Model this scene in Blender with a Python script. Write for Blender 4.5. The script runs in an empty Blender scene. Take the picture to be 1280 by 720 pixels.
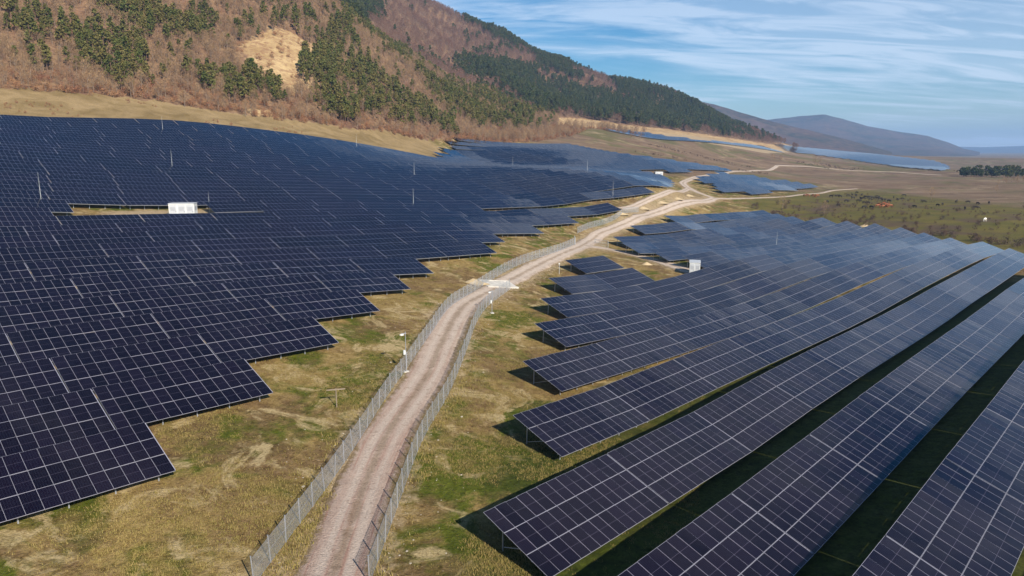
import bpy, math, random, bmesh
import numpy as np
from mathutils import Matrix, Vector
random.seed(7); RNG = np.random.default_rng(11)
R = math.radians
S = bpy.context.scene
COL = S.collection

# ------------------------------------------------------------------ camera
CAM_H = 30.8                     # metres above the datum of the valley floor
FPX, HORIZON = 880.0, 188.0      # focal length and horizon row, in pixels of a 1280 x 720 frame
PITCH = math.atan((360 - HORIZON) / FPX)
cam = bpy.data.cameras.new('camera'); cam.sensor_width = 36; cam.lens = FPX / 1280 * 36
cam.clip_start = 0.5; cam.clip_end = 60000
co = bpy.data.objects.new('camera', cam); COL.objects.link(co)
co.location = (0, 0, CAM_H); co.rotation_euler = (R(90) - PITCH, 0, 0)
S.camera = co

# ------------------------------------------------------------------ light
SUN_AZ, SUN_EL = 147.0, 32.0     # azimuth clockwise from the view heading (+Y)
world = bpy.data.worlds.new('World'); S.world = world; world.use_nodes = True
def build_world():
    nt = world.node_tree; N = nt.nodes; L = nt.links; N.clear()
    out = N.new('ShaderNodeOutputWorld'); bg = N.new('ShaderNodeBackground')
    sky = N.new('ShaderNodeTexSky'); sky.sky_type = 'NISHITA'; sky.sun_disc = False
    sky.sun_elevation = R(SUN_EL); sky.sun_rotation = R(SUN_AZ); sky.altitude = 600
    sky.air_density = 1.0; sky.dust_density = 0.25; sky.ozone_density = 2.5
    bg.inputs['Strength'].default_value = 0.06
    tc = N.new('ShaderNodeTexCoord'); sep = N.new('ShaderNodeSeparateXYZ')
    L.new(tc.outputs['Generated'], sep.inputs[0])
    def m(op, a, b=None, clamp=False):
        n = N.new('ShaderNodeMath'); n.operation = op; n.use_clamp = clamp
        for i, v in enumerate((a, b)):
            if v is None: continue
            if isinstance(v, (int, float)): n.inputs[i].default_value = v
            else: L.new(v, n.inputs[i])
        return n.outputs[0]
    zz = m('ADD', m('MAXIMUM', sep.outputs[2], 0.0), 0.17)
    cx = m('DIVIDE', sep.outputs[0], zz); cy = m('DIVIDE', sep.outputs[1], zz)
    cmb = N.new('ShaderNodeCombineXYZ'); L.new(cx, cmb.inputs[0]); L.new(cy, cmb.inputs[1])
    def layer(scale, rot, sc, detail, dist, lo, hi, seed):
        mp = N.new('ShaderNodeMapping'); mp.inputs['Rotation'].default_value = (0, 0, R(rot))
        mp.inputs['Scale'].default_value = scale; mp.inputs['Location'].default_value = (*seed, 0)
        L.new(cmb.outputs[0], mp.inputs[0])
        nz = N.new('ShaderNodeTexNoise'); nz.inputs['Scale'].default_value = sc
        nz.inputs['Detail'].default_value = detail; nz.inputs['Distortion'].default_value = dist
        nz.inputs['Roughness'].default_value = .6
        L.new(mp.outputs[0], nz.inputs['Vector'])
        r = N.new('ShaderNodeMapRange'); r.interpolation_type = 'SMOOTHSTEP'
        r.inputs['From Min'].default_value = lo; r.inputs['From Max'].default_value = hi
        L.new(nz.outputs['Fac'], r.inputs['Value']); return r.outputs[0]
    a = layer((.42, 1.25, 1), -10, .75, 7, .8, .42, .64, (105.13, 57.26))       # broad veils of cirrus
    b = layer((.55, 2.2, 1), -14, 2.2, 10, 1.2, .40, .66, (106.82, 43.61))        # fine streaks
    d = m('ADD', m('MULTIPLY', m('POWER', a, 1.6), .45), m('MULTIPLY', m('MULTIPLY', b, m('ADD', m('MULTIPLY', a, .97), .03)), 1.0), True)
    tau = m('DIVIDE', m('MULTIPLY', d, .33), m('ADD', m('MAXIMUM', sep.outputs[2], 0.0), .22))
    d = m('SUBTRACT', 1.0, m('POWER', 2.718, m('MULTIPLY', tau, -1.0)))
    mix = N.new('ShaderNodeMixRGB'); mix.blend_type = 'MIX'
    L.new(d, mix.inputs['Fac']); L.new(sky.outputs[0], mix.inputs['Color1'])
    mix.inputs['Color2'].default_value = (10.6, 11.3, 12.3, 1)
    hs = N.new('ShaderNodeHueSaturation'); hs.inputs['Saturation'].default_value = 1.65
    L.new(mix.outputs[0], hs.inputs['Color'])
    L.new(hs.outputs[0], bg.inputs['Color']); L.new(bg.outputs[0], out.inputs['Surface'])
build_world()
sl = bpy.data.lights.new('sun', 'SUN'); sl.energy = 5.0; sl.angle = R(0.5); sl.color = (1.0, .93, .82)
so = bpy.data.objects.new('sun', sl); COL.objects.link(so); so.location = (0, 0, 200)
_sd = Vector((math.sin(R(SUN_AZ)) * math.cos(R(SUN_EL)), math.cos(R(SUN_AZ)) * math.cos(R(SUN_EL)), math.sin(R(SUN_EL))))
so.rotation_euler = _sd.to_track_quat('Z', 'Y').to_euler()
S.view_settings.view_transform = 'Standard'; S.view_settings.look = 'None'
S.view_settings.exposure = 0.68; S.view_settings.gamma = 1.0; S.view_settings.use_curve_mapping = False
S.render.engine = 'CYCLES'
S.cycles.use_denoising = True; S.cycles.max_bounces = 6; S.cycles.transparent_max_bounces = 16
S.cycles.volume_bounces = 0; S.cycles.sample_clamp_indirect = 4

# ------------------------------------------------------------------ helpers
AZ = R(44.0)                                               # heading of every panel row
UD = np.array([math.sin(AZ), math.cos(AZ)]); WD = np.array([-math.cos(AZ), math.sin(AZ)])
def uw(u, w): return u * UD[0] + w * WD[0], u * UD[1] + w * WD[1]
def sight(px, py):                                         # direction of a sight line of the survey photograph
    c, s = math.cos(PITCH), math.sin(PITCH); xn = (px - 640) / FPX; yn = (py - 360) / FPX
    return np.array([xn, c - yn * s, -s - yn * c])
def project(x, y, z):
    c, s = math.cos(PITCH), math.sin(PITCH); z = np.asarray(z) - CAM_H
    d = y * c - z * s; q = y * s + z * c
    d = np.where(d > 1, d, 1)
    return 640 + FPX * x / d, 360 - FPX * q / d
def in_poly(px, py, poly):
    px = np.asarray(px, float); py = np.asarray(py, float); r = np.zeros(px.shape, bool); n = len(poly)
    for i in range(n):
        x0, y0 = poly[i]; x1, y1 = poly[(i + 1) % n]
        if y0 == y1: continue
        k = ((y0 > py) != (y1 > py)) & (px < (x1 - x0) * (py - y0) / (y1 - y0) + x0)
        r ^= k
    return r
def tag(o, label=None, cat=None, group=None, kind=None):
    for k, v in (('label', label), ('category', cat), ('group', group), ('kind', kind)):
        if v: o[k] = v
    return o
def obj(name, me, parent=None, loc=None, rot=None, scale=None):
    o = bpy.data.objects.new(name, me); COL.objects.link(o)
    if parent is not None: o.parent = parent
    if loc is not None: o.location = loc
    if rot is not None: o.rotation_euler = rot
    if scale is not None: o.scale = scale
    return o
def empty(name, loc=(0, 0, 0), rz=0, scale=1):
    o = bpy.data.objects.new(name, None); COL.objects.link(o); o.location = loc; o.rotation_euler = (0, 0, rz)
    o.scale = (scale,) * 3; o.empty_display_size = .3
    return o
class MB:
    """collects quads / boxes / bars, then makes ONE mesh"""
    def __init__(s): s.v = []; s.f = []; s.m = []; s.uv = []
    def quad(s, a, b, c, d, mi=0, uv=None):
        n = len(s.v); s.v += [a, b, c, d]; s.f.append((n, n + 1, n + 2, n + 3)); s.m.append(mi)
    def tri(s, a, b, c, mi=0):
        n = len(s.v); s.v += [a, b, c]; s.f.append((n, n + 1, n + 2)); s.m.append(mi)
    def box(s, x0, x1, y0, y1, z0, z1, mi=0):
        n = len(s.v)
        s.v += [(x0, y0, z0), (x1, y0, z0), (x1, y1, z0), (x0, y1, z0), (x0, y0, z1), (x1, y0, z1), (x1, y1, z1), (x0, y1, z1)]
        for f in ((0, 3, 2, 1), (4, 5, 6, 7), (0, 1, 5, 4), (1, 2, 6, 5), (2, 3, 7, 6), (3, 0, 4, 7)):
            s.f.append(tuple(n + k for k in f)); s.m.append(mi)
    def bar(s, p, q, r0, r1=None, n=6, mi=0, cap=True):
        r1 = r0 if r1 is None else r1
        p = Vector(p); q = Vector(q); d = (q - p).normalized()
        a = d.orthogonal().normalized(); b = d.cross(a); k = len(s.v)
        for i in range(n):
            t = 2 * math.pi * i / n; e = a * math.cos(t) + b * math.sin(t)
            s.v.append(tuple(p + e * r0)); s.v.append(tuple(q + e * r1))
        for i in range(n):
            j = (i + 1) % n
            s.f.append((k + 2 * i, k + 2 * j, k + 2 * j + 1, k + 2 * i + 1)); s.m.append(mi)
        if cap:
            s.f.append(tuple(k + 2 * i + 1 for i in range(n))); s.m.append(mi)
            s.f.append(tuple(k + 2 * i for i in reversed(range(n)))); s.m.append(mi)
    def mesh(s, name, mats, smooth=False):
        me = bpy.data.meshes.new(name); me.from_pydata(s.v, [], s.f)
        for m in mats: me.materials.append(m)
        me.polygons.foreach_set('material_index', s.m)
        if smooth: me.polygons.foreach_set('use_smooth', [True] * len(s.f))
        me.update(); return me
def np_mesh(name, V, F, mats, mi=None, smooth=False):
    V = np.asarray(V, np.float32); F = np.asarray(F, np.int32); k = F.shape[1]
    me = bpy.data.meshes.new(name); me.vertices.add(len(V)); me.vertices.foreach_set('co', V.ravel())
    me.loops.add(F.size); me.loops.foreach_set('vertex_index', F.ravel())
    me.polygons.add(len(F)); me.polygons.foreach_set('loop_start', np.arange(len(F), dtype=np.int32) * k)
    for m in mats: me.materials.append(m)
    if mi is not None: me.polygons.foreach_set('material_index', np.asarray(mi, np.int32))
    me.polygons.foreach_set('use_smooth', np.full(len(F), smooth))
    me.update(calc_edges=True); me.validate(); return me

# ------------------------------------------------------------------ materials
class G:
    """small node-graph builder"""
    def __init__(s, name, rough=.9, spec=.3):
        s.mat = bpy.data.materials.new(name); s.mat.use_nodes = True; s.nt = s.mat.node_tree
        s.b = s.nt.nodes['Principled BSDF']; s.out = s.nt.nodes['Material Output']
        s.b.inputs['Roughness'].default_value = rough; s.b.inputs['Specular IOR Level'].default_value = spec
    def n(s, t, **kw):
        n = s.nt.nodes.new(t)
        for k, v in kw.items(): setattr(n, k, v)
        return n
    def l(s, a, b): s.nt.links.new(a, b)
    def set(s, sock, v):
        if isinstance(v, (int, float)): sock.default_value = v
        elif isinstance(v, tuple): sock.default_value = v if len(v) != 3 or sock.type != 'RGBA' else (*v, 1)
        else: s.l(v, sock)
    def math(s, op, a, b=0.0, clamp=False):
        n = s.n('ShaderNodeMath', operation=op, use_clamp=clamp); s.set(n.inputs[0], a); s.set(n.inputs[1], b); return n.outputs[0]
    def coord(s, what='Object', scale=None, rot=None):
        t = s.n('ShaderNodeTexCoord').outputs[what]
        if scale is None and rot is None: return t
        mp = s.n('ShaderNodeMapping'); s.l(t, mp.inputs[0])
        if scale: mp.inputs['Scale'].default_value = scale
        if rot: mp.inputs['Rotation'].default_value = rot
        return mp.outputs[0]
    def noise(s, vec, scale, detail=4, rough=.55, dist=0, lo=None, hi=None):
        n = s.n('ShaderNodeTexNoise'); s.l(vec, n.inputs['Vector']); n.inputs['Scale'].default_value = scale
        n.inputs['Detail'].default_value = detail; n.inputs['Roughness'].default_value = rough; n.inputs['Distortion'].default_value = dist
        return n.outputs['Fac'] if lo is None else s.ramp(n.outputs['Fac'], lo, hi)
    def ramp(s, v, lo, hi, a=0.0, b=1.0):
        r = s.n('ShaderNodeMapRange'); s.set(r.inputs['Value'], v)
        for k, x in (('From Min', lo), ('From Max', hi), ('To Min', a), ('To Max', b)): r.inputs[k].default_value = x
        return r.outputs[0]
    def mix(s, f, a, b, mode='MIX'):
        n = s.n('ShaderNodeMixRGB', blend_type=mode); s.set(n.inputs[0], f); s.set(n.inputs[1], a); s.set(n.inputs[2], b); return n.outputs[0]
    def attr(s, name):
        return s.n('ShaderNodeAttribute', attribute_name=name).outputs['Fac']
    def bump(s, h, strength=.5, dist=.1):
        b = s.n('ShaderNodeBump'); b.inputs['Strength'].default_value = strength; b.inputs['Distance'].default_value = dist
        s.l(h, b.inputs['Height']); s.l(b.outputs[0], s.b.inputs['Normal'])
    def color(s, c): s.set(s.b.inputs['Base Color'], c); return s
def plain(name, col, rough=.7, spec=.4, metal=0.0, var=.15, scale=3.0):
    g = G(name, rough, spec); g.b.inputs['Metallic'].default_value = metal
    v = g.noise(g.coord(), scale, 5)
    g.color(g.mix(g.ramp(v, .3, .7), tuple(c * (1 - var) for c in col), tuple(min(1, c * (1 + var)) for c in col)))
    return g.mat
M = {}
M['steel'] = plain('galvanised_steel', (.42, .43, .45), .45, .5, .6, .12, 2)
M['alu'] = plain('aluminium_frame', (.42, .405, .455), .4, .5, .3, .08, 1)
M['trim'] = plain('bright_aluminium', (.36, .35, .40), .45, .5, .1, .08, 1)
M['white'] = plain('white_paint', (.60, .60, .57), .6, .3, 0, .14, .7)
M['grey_paint'] = plain('grey_paint', (.47, .48, .49), .5, .4, 0, .08, 1.5)
M['vent'] = plain('vent_grey', (.30, .31, .33), .5, .4, 0, .1, 4)
M['dark'] = plain('dark_plastic', (.03, .03, .035), .5, .4)
M['concrete'] = plain('concrete', (.46, .43, .38), .9, .2, 0, .2, .8)
M['wood'] = plain('weathered_wood', (.23, .18, .13), .9, .2, 0, .25, 3)
M['stone'] = plain('field_stone', (.36, .31, .24), .9, .2, 0, .25, 3)
M['sand'] = plain('sand', (.42, .32, .19), .95, .1, 0, .2, .7)
M['bark_pine'] = plain('pine_bark', (.16, .10, .07), .95, .1, 0, .3, 4)
M['bark_grey'] = plain('grey_bark', (.21, .155, .115), .95, .1, 0, .3, 4)
def rnd_mat(name, c0, c1, c2, rough=.8, trans=0.0):
    """leaf / twig colour with a different shade for each tree and patches inside a crown"""
    g = G(name, rough, .2)
    oi = g.n('ShaderNodeObjectInfo').outputs['Random']
    v = g.noise(g.coord('Object'), .9, 3)
    c = g.mix(g.ramp(v, .35, .65), c0, c1)
    g.color(g.mix(g.ramp(oi, 0, 1, 0, .75), c, c2))
    return g.mat
M['needles'] = rnd_mat('pine_needles', (.048, .064, .012), (.105, .118, .024), (.165, .125, .04))
M['needles_dark'] = rnd_mat('dark_needles', (.024, .042, .012), (.050, .068, .018), (.080, .080, .026))
M['twigs'] = rnd_mat('bare_twigs', (.24, .135, .070), (.105, .062, .040), (.36, .24, .125))
M['twigs_far'] = rnd_mat('bare_twigs_far', (.145, .068, .048), (.075, .042, .036), (.20, .105, .062))
M['rust'] = rnd_mat('rust_leaves', (.28, .115, .055), (.14, .068, .05), (.34, .19, .085))
M['bush'] = rnd_mat('bush_twigs', (.070, .045, .035), (.050, .036, .034), (.11, .06, .04))
M['dry_grass'] = rnd_mat('dry_grass_blades', (.32, .23, .09), (.21, .145, .05), (.17, .15, .03))
M['hide_dark'] = plain('dark_hide', (.022, .016, .013), .7, .3, 0, .4, 2)
M['hide_red'] = plain('red_brown_hide', (.26, .085, .035), .7, .3, 0, .3, 2)
M['hide_white'] = plain('pale_hide', (.75, .70, .60), .7, .3, 0, .1, 2)

def solar_glass():
    g = G('solar_glass', .07, .5); b = g.b
    uv = g.n('ShaderNodeUVMap').outputs[0]; sp = g.n('ShaderNodeSeparateXYZ'); g.l(uv, sp.inputs[0])
    def lines(v, n, wd):
        f = g.math('FRACT', g.math('MULTIPLY', v, n)); d = g.math('ABSOLUTE', g.math('SUBTRACT', f, .5))
        return g.math('GREATER_THAN', d, .5 - wd)
    grid = g.math('MAXIMUM', lines(sp.outputs[0], 6, .018), lines(sp.outputs[1], 24, .024))
    mid = g.math('LESS_THAN', g.math('ABSOLUTE', g.math('SUBTRACT', sp.outputs[1], .5)), .0055)
    ln = g.math('MAXIMUM', g.math('MULTIPLY', grid, .24), g.math('MULTIPLY', mid, .45))
    oi = g.n('ShaderNodeObjectInfo').outputs['Random']
    cell = g.mix(oi, (.0022, .0012, .0036), (.0058, .0034, .0090))
    soil = g.noise(g.coord('Object'), .6, 4, lo=.45, hi=.8)
    cell = g.mix(g.math('MULTIPLY', soil, .05), cell, (.07, .055, .055))
    g.color(g.mix(ln, cell, (.13, .115, .16)))
    b.inputs['IOR'].default_value = 1.5; b.inputs['Specular Tint'].default_value = (1.0, .74, .80, 1)
    nz = g.noise(g.coord('Object', (1.0, .35, 1)), 1.6, 2)
    g.bump(nz, .06, .02)
    g.set(b.inputs['Roughness'], g.ramp(soil, 0, 1, .025, .07))
    return g.mat
M['glass'] = solar_glass()

def wire_mesh():
    g = G('chain_link', .45, .5); g.b.inputs['Metallic'].default_value = .4
    g.color((.50, .52, .53))
    uv = g.n('ShaderNodeUVMap').outputs[0]; sp = g.n('ShaderNodeSeparateXYZ'); g.l(uv, sp.inputs[0])
    def diag(sign):
        a = g.math('ADD', sp.outputs[0], g.math('MULTIPLY', sp.outputs[1], sign))
        f = g.math('FRACT', g.math('MULTIPLY', a, 12.0)); return g.math('LESS_THAN', f, .19)
    w = g.math('MAXIMUM', diag(1.0), diag(-1.0))
    g.l(w, g.b.inputs['Alpha'])
    return g.mat
M['mesh'] = wire_mesh()

def ground_mat():
    g = G('field_ground', .95, .1); P = g.coord('Object')
    big = g.noise(P, .022, 5, .6, .6); mid = g.noise(P, .11, 6, .62, .8); fine = g.noise(P, 1.1, 6, .65); vfine = g.noise(P, 5.0, 4, .7)
    straw = g.mix(g.ramp(fine, .3, .7), (.190, .122, .036), (.40, .285, .115))
    green = g.mix(g.ramp(fine, .3, .72), (.058, .075, .006), (.135, .145, .018))
    brown = g.mix(g.ramp(fine, .3, .7), (.115, .066, .028), (.245, .155, .075))
    gm = g.math('ADD', g.math('MULTIPLY', big, .55), g.math('MULTIPLY', mid, .55))
    c = g.mix(g.ramp(gm, .52, .575), straw, green)
    bm = g.math('ADD', g.math('MULTIPLY', g.noise(P, .05, 5, .6, 1.0), .6), g.math('MULTIPLY', g.noise(P, .35, 5, .6), .5))
    c = g.mix(g.ramp(bm, .50, .62, 0, .85), c, brown)
    pale = g.noise(P, .16, 7, .68, 1.2)
    c = g.mix(g.ramp(pale, .53, .61, 0, .9), c, (.46, .35, .18))
    # meadow with low purple-brown scrub
    gr = g.mix(g.ramp(g.noise(P, .08, 5, .65), .38, .62), (.175, .140, .036), (.118, .108, .026))
    gr = g.mix(g.ramp(g.noise(P, .045, 6, .65, .8), .49, .60, 0, .85), gr, (.12, .078, .055))
    grass_shade = g.mix(g.ramp(fine, .3, .7), (.028, .040, .006), (.075, .092, .012))  # green grass, coloured darker to deepen the shade between panel rows
    lm = g.math('ADD', g.attr('grass_shade'), g.math('MULTIPLY', g.math('SUBTRACT', mid, .5), 1.2))
    c = g.mix(g.ramp(lm, .35, .75, 0, .92), c, grass_shade)
    c = g.mix(g.attr('meadow'), c, gr)
    st = g.coord('Object', (.25, 1.2, 1), (0, 0, R(8)))
    fld = g.mix(g.ramp(g.noise(st, .05, 7, .65, .5), .35, .65), (.155, .098, .062), (.27, .185, .115))
    fld = g.mix(g.ramp(g.noise(P, .014, 6, .65, .8), .50, .60, 0, .8), fld, (.125, .120, .042))
    fld = g.mix(g.ramp(g.noise(P, .03, 7, .7, 1.0), .54, .64, 0, .8), fld, (.36, .27, .165))
    fld = g.mix(g.ramp(g.noise(P, .05, 7, .7, .6), .55, .66, 0, .8), fld, (.10, .066, .042))
    c = g.mix(g.attr('brown_field'), c, fld)
    tan = g.mix(g.ramp(g.noise(P, .07, 7, .65, .8), .35, .68), (.21, .145, .060), (.40, .285, .145))
    c = g.mix(g.attr('tan'), c, tan)
    sm = g.math('ADD', g.attr('soil'), g.math('MULTIPLY', g.math('SUBTRACT', fine, .5), .9))
    soil = g.mix(g.ramp(vfine, .3, .7), (.33, .235, .135), (.52, .40, .25))
    c = g.mix(g.ramp(sm, .45, .75), c, soil)
    c = g.mix(g.ramp(vfine, .35, .65, 0, .6), c, g.mix(1.0, c, (.40, .38, .34), 'MULTIPLY'))
    c = g.mix(g.noise(P, 2.3, 5, .7, .6, .54, .66), c, g.mix(1.0, c, (.52, .48, .42), 'MULTIPLY'))
    g.color(c)
    g.bump(g.math('ADD', g.math('MULTIPLY', fine, .7), g.math('MULTIPLY', vfine, .4)), .9, .35)
    return g.mat
M['ground'] = ground_mat()
def hill_mat(name, dark=1.0):
    g = G(name, .95, .1); P = g.coord('Object')
    n1 = g.noise(P, .05, 7, .65, .5); n2 = g.noise(P, .4, 5, .65)
    c = g.mix(g.ramp(n1, .35, .65), (.185, .098, .058), (.31, .20, .105))
    c = g.mix(g.ramp(n2, .35, .7), c, (.095, .052, .036))
    cl = g.math('ADD', g.attr('cliff'), g.math('MULTIPLY', g.math('SUBTRACT', g.noise(P, .14, 7, .7, .8), .5), 1.6))
    gul = g.noise(g.coord('Object', (1, 1, .25)), .16, 6, .7, 1.5)
    cliff = g.mix(g.ramp(n1, .35, .65), (.30, .195, .09), (.50, .36, .185))
    cliff = g.mix(g.ramp(gul, .46, .60, 0, .85), cliff, (.235, .130, .070))
    c = g.mix(g.ramp(cl, .35, .6), c, cliff)
    g.color(g.mix(1.0, c, (dark,) * 3, 'MULTIPLY'))
    g.bump(g.math('ADD', n1, g.math('MULTIPLY', n2, .5)), .8, 2.0)
    return g.mat
M['hill'] = hill_mat('hillside_litter')
def far_mat():
    g = G('far_mountain_slope', 1, .05); P = g.coord('Object')
    n = g.noise(P, .004, 7, .65, .6); n2 = g.noise(P, .03, 5, .6)
    c = g.mix(g.ramp(n, .4, .6), (.085, .054, .048), (.030, .034, .028))
    c = g.mix(g.ramp(n2, .4, .7, 0, .6), c, (.15, .10, .07))
    g.color(c); g.bump(n, .8, 40)
    return g.mat
M['far'] = far_mat()
def road_mat(name, reddish=0.0):
    g = G(name, .95, .15); P = g.coord('Object')
    a = g.noise(P, .5, 6, .65, .6); b = g.noise(P, 6.0, 5, .7); sp = g.n('ShaderNodeSeparateXYZ')
    uv = g.n('ShaderNodeUVMap').outputs[0]; g.l(uv, sp.inputs[0]); x = sp.outputs[0]
    c = g.mix(g.ramp(a, .3, .7), (.42, .325, .255), (.64, .52, .415))
    ln = g.coord('UV', (14, .35, 1)); stripe = g.noise(ln, 1.0, 4, .6, .3)
    red = g.mix(g.ramp(a, .3, .7), (.34, .17, .12), (.45, .27, .205))
    near = g.ramp(g.attr('red'), 0, 1)
    c = g.mix(g.math('MULTIPLY', near, .7), c, (.46, .315, .25))
    c = g.mix(g.math('MULTIPLY', g.ramp(stripe, .50, .64), near), c, red)
    rut = g.math('ABSOLUTE', g.math('SUBTRACT', g.math('ABSOLUTE', g.math('SUBTRACT', x, .5)), .2))
    rut = g.ramp(g.math('ADD', rut, g.math('MULTIPLY', g.math('SUBTRACT', a, .5), .12)), .03, .11, 1, 0)
    mid = g.ramp(g.math('ADD', g.math('ABSOLUTE', g.math('SUBTRACT', x, .5)), g.math('MULTIPLY', g.math('SUBTRACT', a, .5), .25)), .03, .10, 1, 0)
    c = g.mix(g.math('MULTIPLY', mid, .55), c, (.27, .20, .125))
    c = g.mix(g.math('MULTIPLY', rut, .6), c, (.62, .52, .43))
    edge = g.ramp(g.math('ADD', g.math('ABSOLUTE', g.math('SUBTRACT', x, .5)), g.math('MULTIPLY', g.math('SUBTRACT', g.noise(P, 1.3, 6, .7), .5), .5)), .40, .50)
    c = g.mix(g.math('MULTIPLY', edge, .85), c, (.25, .175, .075))
    c = g.mix(g.ramp(b, .3, .75, 0, .7), c, g.mix(1.0, c, (.45, .42, .40), 'MULTIPLY'))
    c = g.mix(g.noise(P, 1.7, 5, .7, .8, .55, .72), c, g.mix(1.0, c, (.55, .50, .46), 'MULTIPLY'))
    g.color(c); g.bump(g.math('ADD', b, g.math('MULTIPLY', a, .6)), 1.0, .2)
    return g.mat
M['road'] = road_mat('gravel_road')

# ------------------------------------------------------------------ terrain
def vnoise(x, y, seed=0):
    xi = np.floor(x).astype(np.int64); yi = np.floor(y).astype(np.int64); fx = x - xi; fy = y - yi
    fx = fx * fx * (3 - 2 * fx); fy = fy * fy * (3 - 2 * fy)
    def h(a, b):
        n = (a * 374761393 + b * 668265263 + seed * 974711) & 0xffffffff
        n = ((n ^ (n >> 13)) * 1274126177) & 0xffffffff
        return ((n ^ (n >> 16)) & 0xffff) / 65535.0
    return (h(xi, yi) * (1 - fx) + h(xi + 1, yi) * fx) * (1 - fy) + (h(xi, yi + 1) * (1 - fx) + h(xi + 1, yi + 1) * fx) * fy
def fbm(x, y, sc, oct=5, seed=0):
    r = 0; a = 1; t = 0
    for i in range(oct):
        r = r + a * vnoise(x / sc, y / sc, seed + i); t += a; a *= .5; sc *= .5
    return r / t - .5
ctl = []
def cu(*pts):
    for u, w, z in pts: ctl.append((*uw(u, w), z))
# valley floor under the right-hand block (surveyed along its rows)
cu((32, 28, 1.7), (47.5, 39.3, 1.7), (61, 51, 1.7), (76, 62, 1.7), (91, 74, 1.6), (106, 85, 1.7), (126, 97, 1.7),
   (60, 33, 1.0), (86, 34, 1.4), (134, 34, .9), (160, 34, 1.4), (231, 34, 1.6), (256, 46, -.4), (273, 58, -1.4), (286, 69, -1.8), (297, 81, -2.1), (302, 93, -2.0), (302, 104, -1.8), (200, 60, .3), (170, 90, 1.0), (72, 21, 2.2), (103, 21, 2.3), (170, 21, 2.4), (40, 10, 2.2), (60, 10, 2.9), (85, 9, 3.2), (100, 9, 3.7), (150, 8, 4),
   (0, 0, 2.2), (0, 28, 2.6), (20, 0, 2.6), (180, 130, 2.0), (230, 130, .8), (300, 120, -.8), (215, 139, 2.0), (250, 150, 1.8), (325, 158, .2), (290, 150, .6))
# slope under the left-hand block
PITCH_L = 9.6
def cl(*pts):
    for u, w, z in pts:
        k = (57 + (w - 57) * PITCH_L / 9.0) / w; ctl.append((*uw(u * k, w * k), CAM_H + (z + .9 - CAM_H) * k - .9))
cl((19.6, 57, 4.1), (33, 66, 5.1), (46.5, 75, 6), (59, 84, 6.6), (72, 93, 6.8), (84, 102, 6.8), (110, 111, 7.2), (122, 120, 7.7), (147, 129, 7.0),
   (173, 138, 7.5), (209, 147, 9.0), (7, 57, 4.3), (-15, 57, 4.6), (25, 138, 14.8), (26, 120, 13.2), (29, 102, 10.2), (31, 84, 7.8), (58, 150, 14.9), (60, 168, 16.2), (150, 160, 10.8),
   (196, 165, 10.2), (256, 165, 12), (285, 174, 13), (380, 240, 15), (507, 260, 15),
   (62, 300, 41), (111, 300, 41.5), (177, 300, 35.8), (253, 300, 24.5), (302, 350, 29.5), (380, 358, 31), (460, 375, 33.5), (433, 300, 25.5), (50, 225, 28), (130, 225, 23.5), (220, 230, 20),
   (-60, 57, 6), (-60, 140, 20), (-60, 225, 38), (-60, 300, 50), (300, 250, 19), (350, 300, 24))
def cs(*pts):
    for px, py, dist in pts:
        d = sight(px, py); t = dist / math.hypot(d[0], d[1]); ctl.append((d[0] * t, d[1] * t, CAM_H + d[2] * t))
# meadow and plain to the right
cs((1100, 262, 395), (1060, 250, 455), (1231, 276, 350), (1280, 250, 520), (1000, 238, 545), (1200, 225, 780), (1240, 214, 1080), (1000, 213, 900), (1100, 207, 1200),
   (960, 212, 860), (1270, 199, 2000), (1180, 197, 2400), (1080, 200, 1700), (1000, 194, 1500), (900, 208, 700), (1500, 240, 700), (1600, 205, 1500), (1500, 300, 350))
# hill foot, front hill, back ridge, green spur
cs((0, 108, 374), (100, 116, 378), (200, 127, 382), (300, 143, 394), (430, 160, 422), (500, 167, 470), (560, 174, 525), (640, 178, 600), (700, 172, 690), (740, 160, 800), (830, 167, 980), (900, 175, 1150), (960, 185, 1350))
cs((-150, 50, 440), (0, 50, 448), (150, 62, 456), (300, 80, 470), (420, 110, 492), (500, 135, 540), (560, 150, 600), (640, 160, 700),
   (-200, -130, 640), (0, -120, 650), (200, -95, 670), (330, -50, 690), (430, 0, 705), (500, 60, 735), (545, 92, 770), (600, 122, 830), (660, 142, 900),
   (430, 12, 850), (500, 60, 880), (300, -50, 900), (100, -110, 900))
cs((100, -150, 1250), (300, -95, 1250), (420, -45, 1250), (510, 0, 1270), (620, 46, 1400), (700, 83, 1530), (752, 109, 1640),
   (510, 38, 1050), (600, 80, 1120), (680, 115, 1200), (760, 135, 1250), (800, 107, 1480), (835, 115, 1500), (870, 131, 1490), (920, 160, 1440), (780, 148, 1100), (860, 158, 1250))
ctl += [(-200, -200, 3), (0, -150, 2), (200, -200, 3), (500, -100, 5), (-500, 0, 30), (-400, 150, 55), (-900, 300, 160), (-700, -400, 30), (900, 100, 4), (1500, 500, 2),
        (-600, 1900, 150), (0, 2200, 90), (500, 2300, 40), (1000, 2400, 8), (1800, 1500, 0), (2500, 500, 0), (2500, 2600, 0), (-1500, 1000, 200), (0, -1500, 0), (1500, -1500, 0)]
ctl = np.array(ctl)
def tps_fit(P, lam):
    n = len(P); X = P[:, :2] / 500.0
    d2 = ((X[:, None] - X[None]) ** 2).sum(-1); K = d2 * np.log(d2 + 1e-12) * .5 + lam * np.eye(n)
    A = np.zeros((n + 3, n + 3)); A[:n, :n] = K; A[:n, n] = 1; A[:n, n + 1:] = X; A[n:, :n] = A[:n, n:].T
    return X, np.linalg.solve(A, np.concatenate([P[:, 2], np.zeros(3)]))
_X, _C = tps_fit(ctl, 2e-4)
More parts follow.
